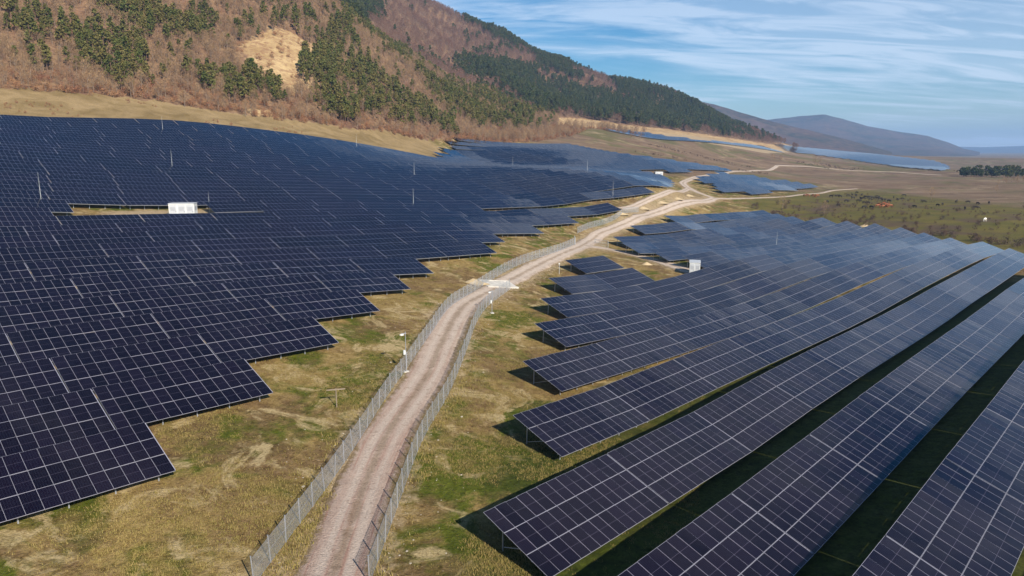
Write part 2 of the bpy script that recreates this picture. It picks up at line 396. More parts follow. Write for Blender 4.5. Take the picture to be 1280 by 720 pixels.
def height_raw(x, y):
    x = np.asarray(x, float); y = np.asarray(y, float); s = x.shape; q = np.stack([x.ravel(), y.ravel()], -1) / 500.0
    z = np.empty(len(q)); n = len(_X)
    for a in range(0, len(q), 20000):
        b = q[a:a + 20000]; d2 = ((b[:, None] - _X[None]) ** 2).sum(-1)
        z[a:a + 20000] = (d2 * np.log(d2 + 1e-12) * .5) @ _C[:n] + _C[n] + b @ _C[n + 1:]
    z = z.reshape(s); r = np.hypot(x, y)
    t = np.clip((r - 2300) / 1500, 0, 1); t = t * t * (3 - 2 * t); z = z * (1 - t)
    return np.clip(z, -6, 420)
def in_field(x, y):                                        # 0 on the valley floor, 1 on the wooded slopes
    return np.clip((hill_side(x, y) - 8) / 120, 0, 1)
FOOT = []
for px, py, dist in ((-500, 60, 330), (-150, 90, 345), (0, 108, 374), (100, 116, 378), (200, 127, 382), (300, 143, 394), (430, 160, 422), (500, 167, 470), (560, 174, 525), (640, 178, 600), (700, 172, 690), (740, 160, 800), (830, 167, 980), (900, 175, 1150), (960, 185, 1350)):
    d = sight(px, py); t = dist / math.hypot(d[0], d[1]); FOOT.append((d[0] * t, d[1] * t))
FOOT.append((FOOT[-1][0] + 150, FOOT[-1][1] + 250)); FOOT.append((FOOT[-1][0] - 300, FOOT[-1][1] + 900))
def hill_side(x, y):
    """signed distance to the foot of the hills, positive up-slope"""
    x = np.asarray(x, float); y = np.asarray(y, float); best = np.full(x.shape, 1e9); sgn = np.ones(x.shape)
    for (x0, y0), (x1, y1) in zip(FOOT[:-1], FOOT[1:]):
        dx, dy = x1 - x0, y1 - y0; t = np.clip(((x - x0) * dx + (y - y0) * dy) / (dx * dx + dy * dy), 0, 1)
        d = np.hypot(x - x0 - t * dx, y - y0 - t * dy); c = dx * (y - y0) - dy * (x - x0)
        k = d < best; best = np.where(k, d, best); sgn = np.where(k, np.sign(c), sgn)
    return best * sgn
def spaced(segs):
    r = []
    for a, b, d in segs: r += list(np.arange(a, b, d))
    return np.array(r + [segs[-1][1]], float)
XS = np.concatenate([-spaced([(1300, 2600, 60), (2600, 15000, 700)])[::-1], spaced([(-1270, -520, 22), (-520, -160, 10), (-160, 420, 3.2), (420, 760, 8), (760, 1400, 20), (1400, 2600, 60), (2600, 15000, 700)])])
YS = np.concatenate([-spaced([(60, 500, 40), (500, 9000, 800)])[::-1], spaced([(-40, 20, 6), (20, 420, 3.2), (420, 1000, 8), (1000, 1800, 14), (1800, 3200, 60), (3200, 16000, 700)])])
GX, GY = np.meshgrid(XS, YS)
HS = hill_side(GX, GY); WT = np.clip((HS - 8) / 120, 0, 1)
GZ = height_raw(GX, GY) + WT * (fbm(GX, GY, 150, 5, 3) * 30 + (.12 - np.abs(fbm(GX + 77, GY, 120, 4, 9))) * 46 * WT) + fbm(GX, GY, 16, 3, 21) * .18 * np.clip(1 - np.hypot(GX, GY) / 600, 0, 1)
def ground_z(x, y):
    x = np.asarray(x, float); y = np.asarray(y, float)
    i = np.clip(np.searchsorted(XS, x) - 1, 0, len(XS) - 2); j = np.clip(np.searchsorted(YS, y) - 1, 0, len(YS) - 2)
    fx = (x - XS[i]) / (XS[i + 1] - XS[i]); fy = (y - YS[j]) / (YS[j + 1] - YS[j])
    return (GZ[j, i] * (1 - fx) + GZ[j, i + 1] * fx) * (1 - fy) + (GZ[j + 1, i] * (1 - fx) + GZ[j + 1, i + 1] * fx) * fy
def hit(px, py, far=2600):
    """first point of the terrain along a sight line"""
    d = sight(px, py); d = d / math.hypot(d[0], d[1]); t = np.concatenate([np.arange(20, 500, .5), np.arange(500, far, 2.0)])
    z = ground_z(d[0] * t, d[1] * t); below = np.nonzero(CAM_H + d[2] * t < z)[0]
    k = t[below[0]] if len(below) else t[-1]
    return float(d[0] * k), float(d[1] * k), float(ground_z(d[0] * k, d[1] * k))

# ------------------------------------------------------------------ roads (centre lines, surveyed)
TRACK = [(405, 760), (417, 720), (458, 601), (486, 540), (520, 490), (536, 470), (547, 440), (567, 400), (581, 380), (602, 370), (630, 354), (647, 346), (677, 330), (702, 318), (725, 309), (738, 301), (750, 292), (773, 283), (795, 274), (815, 267), (840, 259), (873, 252), (893, 248)]
ROADS = [('dirt_track', TRACK, 4.9), ('access_lane', [(728, 307), (760, 311), (800, 320), (840, 332), (868, 342)], 5.0),
         ('field_road', [(893, 248), (872, 241), (858, 234), (852, 228), (868, 222), (900, 218), (950, 213), (972, 207)], 5.0),
         ('upper_track', [(776, 261), (800, 254), (822, 246), (845, 239), (862, 235)], 3.6),
         ('plain_road', [(972, 207), (1010, 208), (1060, 213), (1120, 215), (1180, 219)], 7.0),
         ('block_road', [(893, 248), (930, 248), (985, 246), (1040, 238), (1075, 236)], 3.0)]
def resample(P, step):
    P = np.array(P, float); d = np.concatenate([[0], np.cumsum(np.hypot(*np.diff(P[:, :2], axis=0).T))])
    s = np.arange(0, d[-1], step); q = np.stack([np.interp(s, d, P[:, k]) for k in (0, 1)], -1)
    for _ in range(4): q[1:-1] = (q[:-2] + 2 * q[1:-1] + q[2:]) / 4
    return q
ROADLINE = {}
for nm, px, wd in ROADS: ROADLINE[nm] = (resample([hit(*p)[:2] for p in px], 2.0 if nm in ('dirt_track', 'access_lane') else 5.0), wd)

# ------------------------------------------------------------------ ground sheet
def build_ground():
    ny, nx = GX.shape; V = np.stack([GX, GY, GZ], -1).reshape(-1, 3)
    idx = np.arange(nx * ny).reshape(ny, nx)
    F = np.stack([idx[:-1, :-1], idx[:-1, 1:], idx[1:, 1:], idx[1:, :-1]], -1).reshape(-1, 4)
    hc = (HS[:-1, :-1] + HS[1:, 1:]).ravel() / 2
    px, py = project(GX, GY, GZ); r = np.hypot(GX, GY)
    soil = np.zeros(GX.shape)
    near = (np.abs(GX) < 800) & (GY > 0) & (GY < 1000)
    for nm, (q, wd) in ROADLINE.items():
        a, b = GX[near], GY[near]; d = np.full(a.shape, 1e9)
        for c in q[::2]: d = np.minimum(d, np.hypot(a - c[0], b - c[1]))
        soil[near] = np.maximum(soil[near], np.clip(1.15 - (d - wd * .5) / 4.0, 0, .75))
    for poly, k in (([(795, 246), (850, 238), (900, 246), (880, 262), (800, 268), (760, 280), (750, 270)], .47), ([(120, 262), (300, 258), (350, 268), (290, 275), (110, 275)], .8),
                    ([(700, 148), (760, 155), (830, 163), (960, 182), (1010, 190), (960, 192), (830, 170), (740, 160), (690, 155)], .9)):
        soil = np.where(in_poly(px, py, poly) & (GY > 0), np.maximum(soil, k), soil)
    soil = np.where((np.abs(HS - 2) < 6) & (r < 420), .55, soil)
    meadow = in_poly(px, py, [(930, 250), (1000, 243), (1080, 238), (1160, 246), (1300, 262), (1400, 330), (1285, 316), (1060, 284), (985, 270), (940, 262)]) & (GY > 0)
    fieldm = in_poly(px, py, [(700, 205), (760, 180), (1000, 195), (1300, 195), (1700, 205), (1700, 262), (1300, 262), (1160, 246), (1080, 238), (1030, 240), (985, 240), (900, 226)]) & (r > 430) & (GY > 0)
    fieldm |= (r > 900) & (HS < 0)
    tan = (HS > -70) & (HS < 30) & (r < 500) & (GY > 0) & ~fieldm
    fieldm |= in_poly(px, py, [(560, 165), (700, 150), (900, 175), (960, 190), (900, 214), (780, 198), (700, 182)]) & (GY > 0) & (r > 500)
    qx = px + fbm(GX, GY, 45, 4, 71) * 46; qy = py + fbm(GX, GY, 45, 4, 72) * 40
    cliff = in_poly(qx, qy, [(285, 78), (300, 60), (335, 40), (352, 38), (392, 55), (402, 84), (395, 110), (368, 122), (340, 100), (315, 88)]) & (r < 800) & (GY > 0)
    cliff |= in_poly(px, py, [(545, 115), (565, 115), (580, 128), (560, 132)]) & (r < 900) | in_poly(px, py, [(310, 135), (350, 140), (345, 155), (315, 150)]) & (r < 600)
    cliff |= in_poly(px, py, [(700, 147), (735, 149), (780, 156), (830, 161), (900, 171), (960, 180), (988, 180), (994, 189), (960, 189), (900, 181), (830, 172), (760, 162), (695, 156)]) & (r > 550) & (GY > 0)
    def soft(m):
        m = m.astype(float)
        for _ in range(2): m[1:-1, 1:-1] = (m[1:-1, 1:-1] * 4 + m[:-2, 1:-1] + m[2:, 1:-1] + m[1:-1, :-2] + m[1:-1, 2:]) / 8
        return m
    U = GX * UD[0] + GY * UD[1]; W = GX * WD[0] + GY * WD[1]
    grass_shade = np.clip((U - 1.26 * W + 18) / 10, 0, 1) * np.clip((66 - W) / 30, 0, 1) * np.clip((215 - U) / 40, 0, 1)  # right-hand block: green grass with row-gap shade painted in
    A = dict(grass_shade=soft(grass_shade), soil=soft(soil), meadow=soft(meadow), brown_field=soft(fieldm), tan=soft(tan), cliff=soft(cliff))
    for name, sel, mat in (('ground', hc <= 0, M['ground']), ('hillside', hc > 0, M['hill'])):
        f = F[sel]; used = np.unique(f); mp = np.full(len(V), -1); mp[used] = np.arange(len(used))
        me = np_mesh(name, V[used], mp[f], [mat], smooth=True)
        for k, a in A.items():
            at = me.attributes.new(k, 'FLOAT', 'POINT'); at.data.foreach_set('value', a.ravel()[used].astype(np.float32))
        tag(obj(name, me), kind='structure')
build_ground()
def build_road(name, q, wd):
    n = len(q); t = np.gradient(q, axis=0); t /= np.hypot(*t.T)[:, None]; nr = np.stack([t[:, 1], -t[:, 0]], -1)
    prof = [(-.62, -.30), (-.5, .05), (-.32, .10), (-.2, .075), (0, .11), (.2, .075), (.32, .10), (.5, .05), (.62, -.30)]
    V = []; UVs = []; red = []
    ww = wd * (1 + .22 * np.array([fbm(np.array(i * .13), np.array(3.3), 1.0, 3, 5) for i in range(n)]))
    s = np.arange(n) * 2.0
    for k, (a, h) in enumerate(prof):
        jit = fbm(s, np.full(n, k * 5.0), 5.0, 3, 31 + k) * (.9 if abs(a) > .4 else .1)
        p = q + nr * (a * ww + jit)[:, None]
        z = ground_z(p[:, 0], p[:, 1]) + h + fbm(p[:, 0], p[:, 1], 1.6, 2, 40) * .06
        V.append(np.stack([p[:, 0], p[:, 1], z], -1)); UVs.append(np.stack([np.full(n, a + .5), s / 5], -1)); red.append(np.clip(1.25 - np.hypot(p[:, 0], p[:, 1]) / 105, 0, 1))
    V = np.concatenate(V); UVs = np.concatenate(UVs); K = len(prof); idx = np.arange(K * n).reshape(K, n)
    F = np.stack([idx[:-1, :-1], idx[1:, :-1], idx[1:, 1:], idx[:-1, 1:]], -1).reshape(-1, 4)
    me = np_mesh(name, V, F[:, ::-1], [M['road']], smooth=True)
    uvl = me.uv_layers.new(name='UVMap'); li = np.empty(len(me.loops), np.int32); me.loops.foreach_get('vertex_index', li); uvl.data.foreach_set('uv', UVs[li].astype(np.float32).ravel())
    me.attributes.new('red', 'FLOAT', 'POINT').data.foreach_set('value', np.concatenate(red).astype(np.float32))
    tag(obj(name, me), kind='structure')
for nm, (q, wd) in ROADLINE.items(): build_road(nm, q, wd)

# ------------------------------------------------------------------ far mountains
def mountain(name, sky, dist, depth, seed, back=.5, rough=.24):
    """a ridge: crest heights from its skyline, spurs and gullies on its flanks"""
    sx = np.array([p[0] for p in sky], float); sy = np.array([p[1] for p in sky], float)
    cols = np.linspace(sx[0], sx[-1], 150); V = []; rows = 26
    for c in cols:
        py = np.interp(c, sx, sy); d = sight(c, py); d = d / math.hypot(d[0], d[1])
        crest = CAM_H + d[2] * dist
        for k in range(rows):
            f = k / (rows - 1); s = f / .68 if f < .68 else 1 - (f - .68) / .32
            rr = dist + (f - .68) * depth * 1.4; x, y = d[0] * rr, d[1] * rr
            h = s ** 1.15 * (1 - .25 * math.sin(s * math.pi))
            g = (fbm(np.array(x), np.array(y), depth * .30, 5, seed) * 2 * rough) * math.sin(min(1, s) * math.pi) * 1.2 + float(fbm(np.array(x), np.array(y), depth * .05, 3, seed + 5)) * .06 * (.3 + s)
            V.append((x, y, -8 + max(crest + 8, 6) * max(0, h + float(g) * (1 if s < .97 else .4))))
    n = len(cols); idx = np.arange(n * rows).reshape(n, rows)
    F = np.stack([idx[:-1, :-1], idx[1:, :-1], idx[1:, 1:], idx[:-1, 1:]], -1).reshape(-1, 4)
    tag(obj(name, np_mesh(name, V, F, [M['far']], smooth=True)), kind='structure')
mountain('far_mountain', [(700, 150), (760, 125), (820, 122), (865, 126), (890, 130), (930, 142), (965, 152), (1000, 160), (1050, 172), (1090, 183), (1115, 190)], 3600, 1300, 60)
mountain('far_mountain', [(850, 165), (930, 155), (965, 149), (1000, 145), (1030, 143), (1055, 149), (1085, 158), (1120, 164), (1160, 170), (1185, 178), (1205, 186), (1225, 190)], 6500, 2200, 71)
mountain('far_mountain', [(1100, 187), (1180, 183), (1230, 184), (1290, 182), (1400, 178), (1600, 176)], 13000, 2600, 83)

# ------------------------------------------------------------------ solar tables
NCOL, MW, ML, PX_, PY_ = 13, 1.134, 2.278, 1.146, 2.304
TL, TW = NCOL * PX_, 3 * PY_
TILT = R(20.0); LOWH = .78; DEPTH_ = TW * math.cos(TILT); RISE = TW * math.sin(TILT)
def uv_plane(me):
    """module UVs: every glass face runs 0..1"""
    uvl = me.uv_layers.new(name='UVMap'); n = len(me.loops)
    uv = np.tile(np.array([[0, 0], [1, 0], [1, 1], [0, 1]], np.float32), (n // 4 + 1, 1))[:n]; uvl.data.foreach_set('uv', uv.ravel())
def module_mesh():
    b = MB(); b.box(0, MW, 0, ML, 0, .035)
    e, f = .010, .018; b.quad((e, f, .0375), (MW - e, f, .0375), (MW - e, ML - f, .0375), (e, ML - f, .0375), 1)
    me = b.mesh('solar_module', [M['alu'], M['glass']]); uv_plane(me); return me
MODULE = module_mesh()
TM = Matrix.Rotation(TILT, 4, 'X')
def post_mesh(h):
    b = MB(); b.box(-.05, .05, -.04, .04, -1.4, h); b.box(-.14, .14, -.06, .06, h - .05, h); return b.mesh('steel_post', [M['steel']])
POSTX = [1.0 + i * (TL - 2.0) / 4 for i in range(5)]
FY, RY = 1.05, DEPTH_ - 1.1
def under(y): return LOWH + y * math.tan(TILT) - .10
FPOST, RPOST = post_mesh(under(FY)), post_mesh(under(RY))
def rail_mesh():
    b = MB(); b.box(.05, TL - .07, -.04, .04, -.12, -.055); return b.mesh('purlin', [M['steel']])
RAIL = rail_mesh()
def trim_mesh():
    b = MB(); b.box(TL - .005, TL + .04, .12, TW - .12, -.01, .036); return b.mesh('edge_trim', [M['trim']])
TRIM = trim_mesh()
def rafter_mesh():
    b = MB(); b.box(-.04, .04, .3, TW - .3, -.22, -.125); return b.mesh('rafter', [M['steel']])
RAFTER = rafter_mesh()
def brace_mesh():
    b = MB(); b.bar((0, RY, .4), (0, FY + 1.2, under(FY + 1.2) - .05), .03, n=4); return b.mesh('brace', [M['steel']])
BRACE = brace_mesh()
def local_on_slope(x, t, h=0.0):                            # point on the tilted plane of a table
    return Vector((x, t * math.cos(TILT) - h * math.sin(TILT), LOWH + t * math.sin(TILT) + h * math.cos(TILT)))
def joined(seed, posts=True):
    """a table too far away for its modules to be picked apart: (verts, quads, material index)"""
    r = random.Random(seed); V = []; F = []; mi = []
    def add(pts, m):
        n = len(V); V.extend(pts); F.append((n, n + 1, n + 2, n + 3)); mi.append(m)
    for j in range(3):
        for i in range(NCOL):
            a, bb = r.gauss(0, .0035), r.gauss(0, .004)
            def p(x, t, h): return tuple(local_on_slope(i * PX_ + x, j * PY_ + t, h + a * (x - MW / 2) + bb * (t - ML / 2)))
            add([p(0, 0, .035), p(MW, 0, .035), p(MW, ML, .035), p(0, ML, .035)], 0)
            e, f = .010, .018; add([p(e, f, .04), p(MW - e, f, .04), p(MW - e, ML - f, .04), p(e, ML - f, .04)], 1)
    def p2(x, t, h): return tuple(local_on_slope(x, t, h))
    for j in range(3):                                       # undersides and front lip
        a, b_ = j * PY_, j * PY_ + ML
        add([p2(0, b_, 0), p2(TL - .022, b_, 0), p2(TL - .022, a, 0), p2(0, a, 0)], 0)
    add([p2(TL - .005, .12, .036), p2(TL + .04, .12, .036), p2(TL + .04, TW - .12, .036), p2(TL - .005, TW - .12, .036)], 0)
    add([p2(0, 0, -.08), p2(TL, 0, -.08), p2(TL, 0, .035), p2(0, 0, .035)], 2)
    add([p2(TL, TW, -.08), p2(0, TW, -.08), p2(0, TW, .03), p2(TL, TW, .03)], 2)
    if posts:
        for x in POSTX:
            for y in (FY, RY):
                h = under(y)
                for (x0, y0), (x1, y1) in (((-.05, -.05), (.05, -.05)), ((.05, -.05), (.05, .05)), ((.05, .05), (-.05, .05)), ((-.05, .05), (-.05, -.05))):
                    add([(x + x0, y + y0, -1.4), (x + x1, y + y1, -1.4), (x + x1, y + y1, h), (x + x0, y + y0, h)], 2)
    return np.array(V), np.array(F), np.array(mi)
JOIN = [joined(k) for k in range(5)]
JMESH = []
for k in range(5):
    me = np_mesh('panel_field', JOIN[k][0], JOIN[k][1][JOIN[k][2] != 2], [M['alu'], M['glass']], JOIN[k][2][JOIN[k][2] != 2]); uv_plane(me)
    mf = np_mesh('support_frame', JOIN[k][0], JOIN[k][1][JOIN[k][2] == 2], [M['steel']]); JMESH.append((me, mf))
def table_matrix(u, w, gap=.02):
    """local x along the row, y up the slope of the panels"""
    x0, y0 = uw(u, w); x1, y1 = uw(u + TL, w); wm = w + DEPTH_ * .35
    xa, ya = uw(u, wm); xb, yb = uw(u + TL, wm)
    za, zb = float(ground_z(xa, ya)), float(ground_z(xb, yb))
    ex = Vector((x1 - x0, y1 - y0, zb - za)).normalized(); ey = Vector((WD[0], WD[1], 0)); ez = ex.cross(ey).normalized()
    m = Matrix.Identity(4)
    for i in range(3): m[i][0] = ex[i]; m[i][1] = ey[i]; m[i][2] = ez[i]
    m[0][3], m[1][3], m[2][3] = x0, y0, za
    return m
TABLES = []                                                  # (matrix, block, row, number in row, px size)
def place_row(block, row, w, ua, ub, from_end, limit=None):
    n = max(1, int(round((ub - ua) / (TL + .15))))
    for k in range(n):
        u = (ub - (k + 1) * (TL + .15)) if from_end else (ua + k * (TL + .15))
        if limit and not limit(u, w): continue
        m = table_matrix(u, w); cpt = m @ Vector((TL / 2, DEPTH_ / 2, 2))
        px, py = project(cpt.x, cpt.y, cpt.z); dist = math.hypot(cpt.x, cpt.y)
        vis = cpt.y > 8 and -TL / 2 * FPX / dist - 40 < px < 1280 + TL / 2 * FPX / dist + 40 and py < 760 + 3 * FPX / dist
        TABLES.append(dict(m=m, block=block, row=row, k=k, d=dist if vis else 1e5, vis=vis))
RIGHT = {-3: (-11, 175), -2: (3, 190), -1: (17.5, 205), 0: (32.4, 231), 1: (47.6, 256), 2: (61.5, 273), 3: (76.5, 286), 4: (91, 297)}
for i, (a, b) in RIGHT.items(): place_row('front', 4 - i, 27.8 + 11.7 * i + (1.0 if i == -2 else 0), a, b, False)
place_row('front', -1, 27.8 + 11.7 * 5, 106.5, 137, False); place_row('front', -2, 27.8 + 11.7 * 6, 126, 141, False)
for i, (a, b) in {5: (159, 302), 6: (161, 304), 7: (165, 308), 8: (177, 313), 9: (203, 319), 10: (243, 326)}.items(): place_row('rear', i - 5, 27.8 + 11.7 * i, a, b, False)
ENDS = [19.6, 32.9, 46.5, 59.2, 71.9, 84.4, 110.2, 122, 146.6, 173.2, 209, 152, 258, 285, 302, 318, 334, 349, 361, 371, 374, 430, 505, 508, 494, 474, 456, 441, 438, 440, 444, 448, 452, 456, 459, 460]
for j, e in enumerate(ENDS):
    w = 57 + PITCH_L * j; e = e * w / (57 + 9.0 * j)
    s = .176 * w - 34 if w < 312 else 278 + (w - 329) * 1.15
    def lim(u, w_, j=j):
        return not (j in (11, 12) and 38 < u + TL / 2 < 80) and not (j in (20, 21) and 385 < u < 420)
    place_row('slope', j, w, s, e, True, lim)
FAR_POLYS = [[(873, 227), (905, 219.5), (1026, 235), (1000, 240), (948, 245), (915, 244)],
             [(758, 161), (800, 167), (870, 176), (985, 187), (985, 192), (950, 189), (860, 181), (790, 172), (762, 166)],
             [(968, 181), (1010, 186), (1100, 194), (1170, 202), (1192, 210), (1180, 214), (1130, 210), (1060, 200), (985, 190)]]
for k, (w0, w1, u0, u1, st) in enumerate(((185, 420, 330, 800, 9.5), (480, 1000, 380, 1200, 10), (200, 900, 700, 2300, 10.5))):
    for w in np.arange(w0, w1, st):
        us = np.arange(u0, u1, TL + .2); x, y = uw(us + TL / 2, w); z = ground_z(x, y); px, py = project(x, y, z)
        for u in us[in_poly(px, py, FAR_POLYS[k])]:
            TABLES.append(dict(m=table_matrix(float(u), float(w)), block='far', row=0, k=0, d=9e4, vis=True))
TABLES.sort(key=lambda t: t['d'])
ORD = ['first', 'second', 'third', 'fourth', 'fifth', 'sixth', 'seventh', 'eighth', 'ninth', 'tenth', 'eleventh', 'twelfth', 'thirteenth', 'fourteenth', 'fifteenth', 'sixteenth', 'seventeenth', 'eighteenth', 'nineteenth', 'twentieth']
def ordn(n): return ORD[n] if n < 20 else '%dth' % (n + 1)
def table_label(t):
    k = ordn(t['k'])
    if t['block'] == 'front':
        if t['row'] == -1: return 'blue-black solar table, %s from fenced track in row ending at concrete lane' % k
        if t['row'] == -2: return 'lone blue-black solar table standing beside the pale lane to the white cabin'
        return 'blue-black solar table, %s from fenced track in %s row below the white cabin' % (k, ordn(t['row']))
    if t['block'] == 'rear': return 'blue solar table, %s from pale lane in %s row behind the white cabin' % (k, ordn(t['row']))
    return 'dark solar table on the slope, %s from track in %s row uphill' % (k, ordn(t['row']))
GRP = {'front': 'solar tables below the white cabin', 'rear': 'solar tables behind the white cabin', 'slope': 'solar tables on the slope'}
def build_tables():
    rest = []; solo = 0
    for n, t in enumerate(TABLES):
        if not t['vis'] or n >= 300 or t['block'] == 'far': rest.append(t); continue
        e = empty('solar_table'); e.matrix_world = t['m']; tag(e, table_label(t), 'solar table', GRP[t['block']])
        if t['d'] < 128:
            solo += 1
            for j in range(3):
                for i in range(NCOL):
                    o = bpy.data.objects.new('solar_module', MODULE); COL.objects.link(o); o.parent = e
                    o.location = local_on_slope(i * PX_, j * PY_, .0); o.rotation_euler = (TILT + max(-.014, min(.014, random.gauss(0, .006))), max(-.02, min(.02, random.gauss(0, .006))), 0)
            obj('edge_trim', TRIM, e, (0, 0, LOWH), (TILT, 0, 0))
            for x in POSTX:
                for me, y in ((FPOST, FY), (RPOST, RY)): obj('post', me, e, (x, y, 0))
                if t['d'] < 90: obj('rafter', RAFTER, e, (x, 0, LOWH), (TILT, 0, 0)); obj('brace', BRACE, e, (x + .06, 0, 0))
            for tt in (.55, 1.75, 2.85, 4.05, 5.15, 6.35): obj('purlin', RAIL, e, local_on_slope(0, tt), (TILT, 0, 0))
        else:
            me, mf = JMESH[n % 5]; obj('panel_field', me, e); obj('support_frame', mf, e)
    V = []; F = []; mi = []; off = 0
    for n, t in enumerate(rest):
        v, f, m = JOIN[n % 5]; A = np.array(t['m'])
        V.append(v @ A[:3, :3].T + A[:3, 3]); F.append(f + off); mi.append(m); off += len(v)
    me = np_mesh('solar_array', np.concatenate(V), np.concatenate(F), [M['alu'], M['glass'], M['steel']], np.concatenate(mi)); uv_plane(me)
    tag(obj('solar_array', me), 'hundreds of blue solar tables covering the upper slope and the far fields', 'solar array', kind='stuff')
    print('tables', len(TABLES), 'with modules', solo, 'rest', len(rest))
build_tables()
#@@NEXT@@
# ------------------------------------------------------------------ small structures
def cabin(name, loc, rz, L, W, H, label, group):
    t = empty(name, loc, rz); tag(t, label, 'cabin', group)
    b = MB(); b.box(-L / 2 - .15, L / 2 + .15, -W / 2 - .15, W / 2 + .15, -.6, .18); obj('plinth', b.mesh('plinth', [M['concrete']]), t)
    b = MB(); b.box(-L / 2, L / 2, -W / 2, W / 2, .18, H); w = obj('wall', b.mesh('cabin_wall', [M['white']]), t)
    b = MB(); b.box(-L / 2 - .1, L / 2 + .1, -W / 2 - .1, W / 2 + .1, H, H + .14); obj('roof', b.mesh('cabin_roof', [M['grey_paint']]), t)
    n = max(2, int(L / 1.7)); st = L / n
    def pane(x0, x1, d0, d1, z0, z1, sy):
        y0, y1 = sorted((sy * (W / 2 + d0), sy * (W / 2 + d1))); return x0, x1, y0, y1, z0, z1
    for sy in (-1, 1):
        for i in range(n):
            x = -L / 2 + (i + .5) * st
            b = MB(); b.box(*pane(x - st * .42, x + st * .42, .004, .035, .3, H - .25, sy))
            d = obj('door', b.mesh('cabin_door', [M['grey_paint']]), t)
            b = MB()
            for k in range(7): b.box(*pane(x - st * .3, x + st * .3, .036, .055, H * .50 + k * .13, H * .50 + k * .13 + .06, sy))
            obj('vent', b.mesh('door_vent', [M['vent']]), d)
            b = MB(); b.box(*pane(x + st * .3, x + st * .36, .036, .07, H * .40, H * .46, sy)); obj('handle', b.mesh('door_handle', [M['dark']]), d)
    for sx in (-1, 1):
        b = MB()
        for k in range(8): b.box(sx * (L / 2 + .02) - .015, sx * (L / 2 + .02) + .015, -W * .25, W * .25, H * .5 + k * .13, H * .5 + k * .13 + .07)
        obj('louvre', b.mesh('side_louvre', [M['vent']]), t)
    return t
AZR = -(AZ)                                                  # z-rotation that lays local x along a panel row ...
ROWROT = math.atan2(UD[1], UD[0])
x, y = uw(66.5, 173); z = float(ground_z(x, y)); cabin('transformer_cabin', (x, y, z), ROWROT - R(38), 5.7, 2.6, 3.2, 'long white transformer cabin in a bare clearing among the slope tables', 'white cabins')
x, y, z = hit(868, 343); cabin('transformer_cabin', (x, y, z), ROWROT - R(60), 2.5, 4.2, 3.1, 'white transformer cabin at the end of the pale lane', 'white cabins')
x, y, z = hit(823, 221); cabin('transformer_cabin', (x, y, z), ROWROT - R(40), 5.0, 2.8, 3.1, 'far white transformer cabin at the bend of the field road', 'white cabins')

def tube(b, p, q, r, n=8): b.bar(p, q, r, n=n)
def mast(px, py, h, label):
    x, y, z = hit(px, py); t = empty('lightning_mast', (x, y, z)); tag(t, label, 'mast', 'masts among the panels')
    b = MB(); b.bar((0, 0, -.5), (0, 0, h * .6), .045, .04, 8); obj('pole', b.mesh('mast_pole', [M['white']]), t)
    b = MB(); b.bar((0, 0, h * .6), (0, 0, h), .03, .015, 8); obj('rod', b.mesh('mast_rod', [M['white']]), t)
    b = MB(); b.box(-.2, .2, -.2, .2, -.4, .12); obj('footing', b.mesh('mast_footing', [M['concrete']]), t)
for px, py, h, l in ((53, 262, 8, 'thin white mast uphill of the long cabin, toward the field edge'), (204, 168, 7, 'thin white mast high on the panel slope'), (216, 216, 7, 'thin white mast uphill behind the long cabin'),
                     (518, 224, 7, 'upper of two thin masts in line on the mid slope'), (517, 263, 7, 'lower of two thin masts in line on the mid slope'), (641, 212, 8, 'thin mast in the blue far part of the slope'),
                     (734, 220, 8, 'thin mast beside the row of dark gaps'), (766, 250, 8, 'tall thin mast near the road edge of the far slope'), (970, 314, 6.5, 'thin white mast in the blocks behind the white cabin'),
                     (262, 262, 4.5, 'short white mast beside the long cabin'), (446, 188, 8, 'thin mast at the top edge of the slope field')):
    mast(px, py, h, l)

def camera_pole(px, py, h, label, arm=True):
    x, y, z = hit(px, py); t = empty('camera_pole', (x, y, z), R(20)); tag(t, label, 'pole', 'camera poles by the track')
    b = MB(); b.bar((0, 0, -.4), (0, 0, h), .05, .04, 10); obj('pole', b.mesh('camera_pole', [M['steel']]), t)
    b = MB(); b.box(-.30, -.06, -.17, .17, h * .44, h * .44 + .5); c = obj('cabinet', b.mesh('pole_cabinet', [M['white']]), t)
    b = MB(); b.box(-.31, -.30, -.14, .14, h * .44 + .05, h * .44 + .45); obj('cabinet_door', b.mesh('cabinet_door', [M['grey_paint']]), c)
    b = MB(); b.box(-.5, .1, -.05, .05, h - .28, h - .20); obj('bracket', b.mesh('camera_bracket', [M['steel']]), t)
    b = MB(); b.box(-.6, -.22, -.09, .09, h - .46, h - .28); b.bar((-.6, 0, -.37 + h), (-.68, 0, -.37 + h), .06, n=10); obj('camera_housing', b.mesh('camera_housing', [M['white']]), t)
    b = MB(); b.box(-.3, .3, -.3, .3, -.4, .1); obj('footing', b.mesh('pole_footing', [M['concrete']]), t)
camera_pole(508, 466, 5.1, 'tall camera pole with white cabinet beside the left fence of the track')
camera_pole(615, 392, 4.0, 'camera pole with white box beside the concrete crossing')
x, y, z = hit(421, 511)
t = empty('marker_post', (x, y, z), R(15)); tag(t, 'T-shaped wooden marker post in the grass between slope tables and fence', 'post')
b = MB(); b.bar((0, 0, -.3), (0, 0, 2.1), .06, .05, 8); obj('upright', b.mesh('marker_upright', [M['wood']]), t)
b = MB(); b.box(-.95, .95, -.04, .04, 1.9, 2.02); obj('crossbar', b.mesh('marker_crossbar', [M['wood']]), t)
x, y, z = hit(699, 343)
t = empty('slim_post', (x, y, z)); tag(t, 'slim grey post in grass below the concrete lane', 'post')
b = MB(); b.bar((0, 0, -.3), (0, 0, 2.6), .05, .04, 8); obj('upright', b.mesh('slim_upright', [M['grey_paint']]), t)
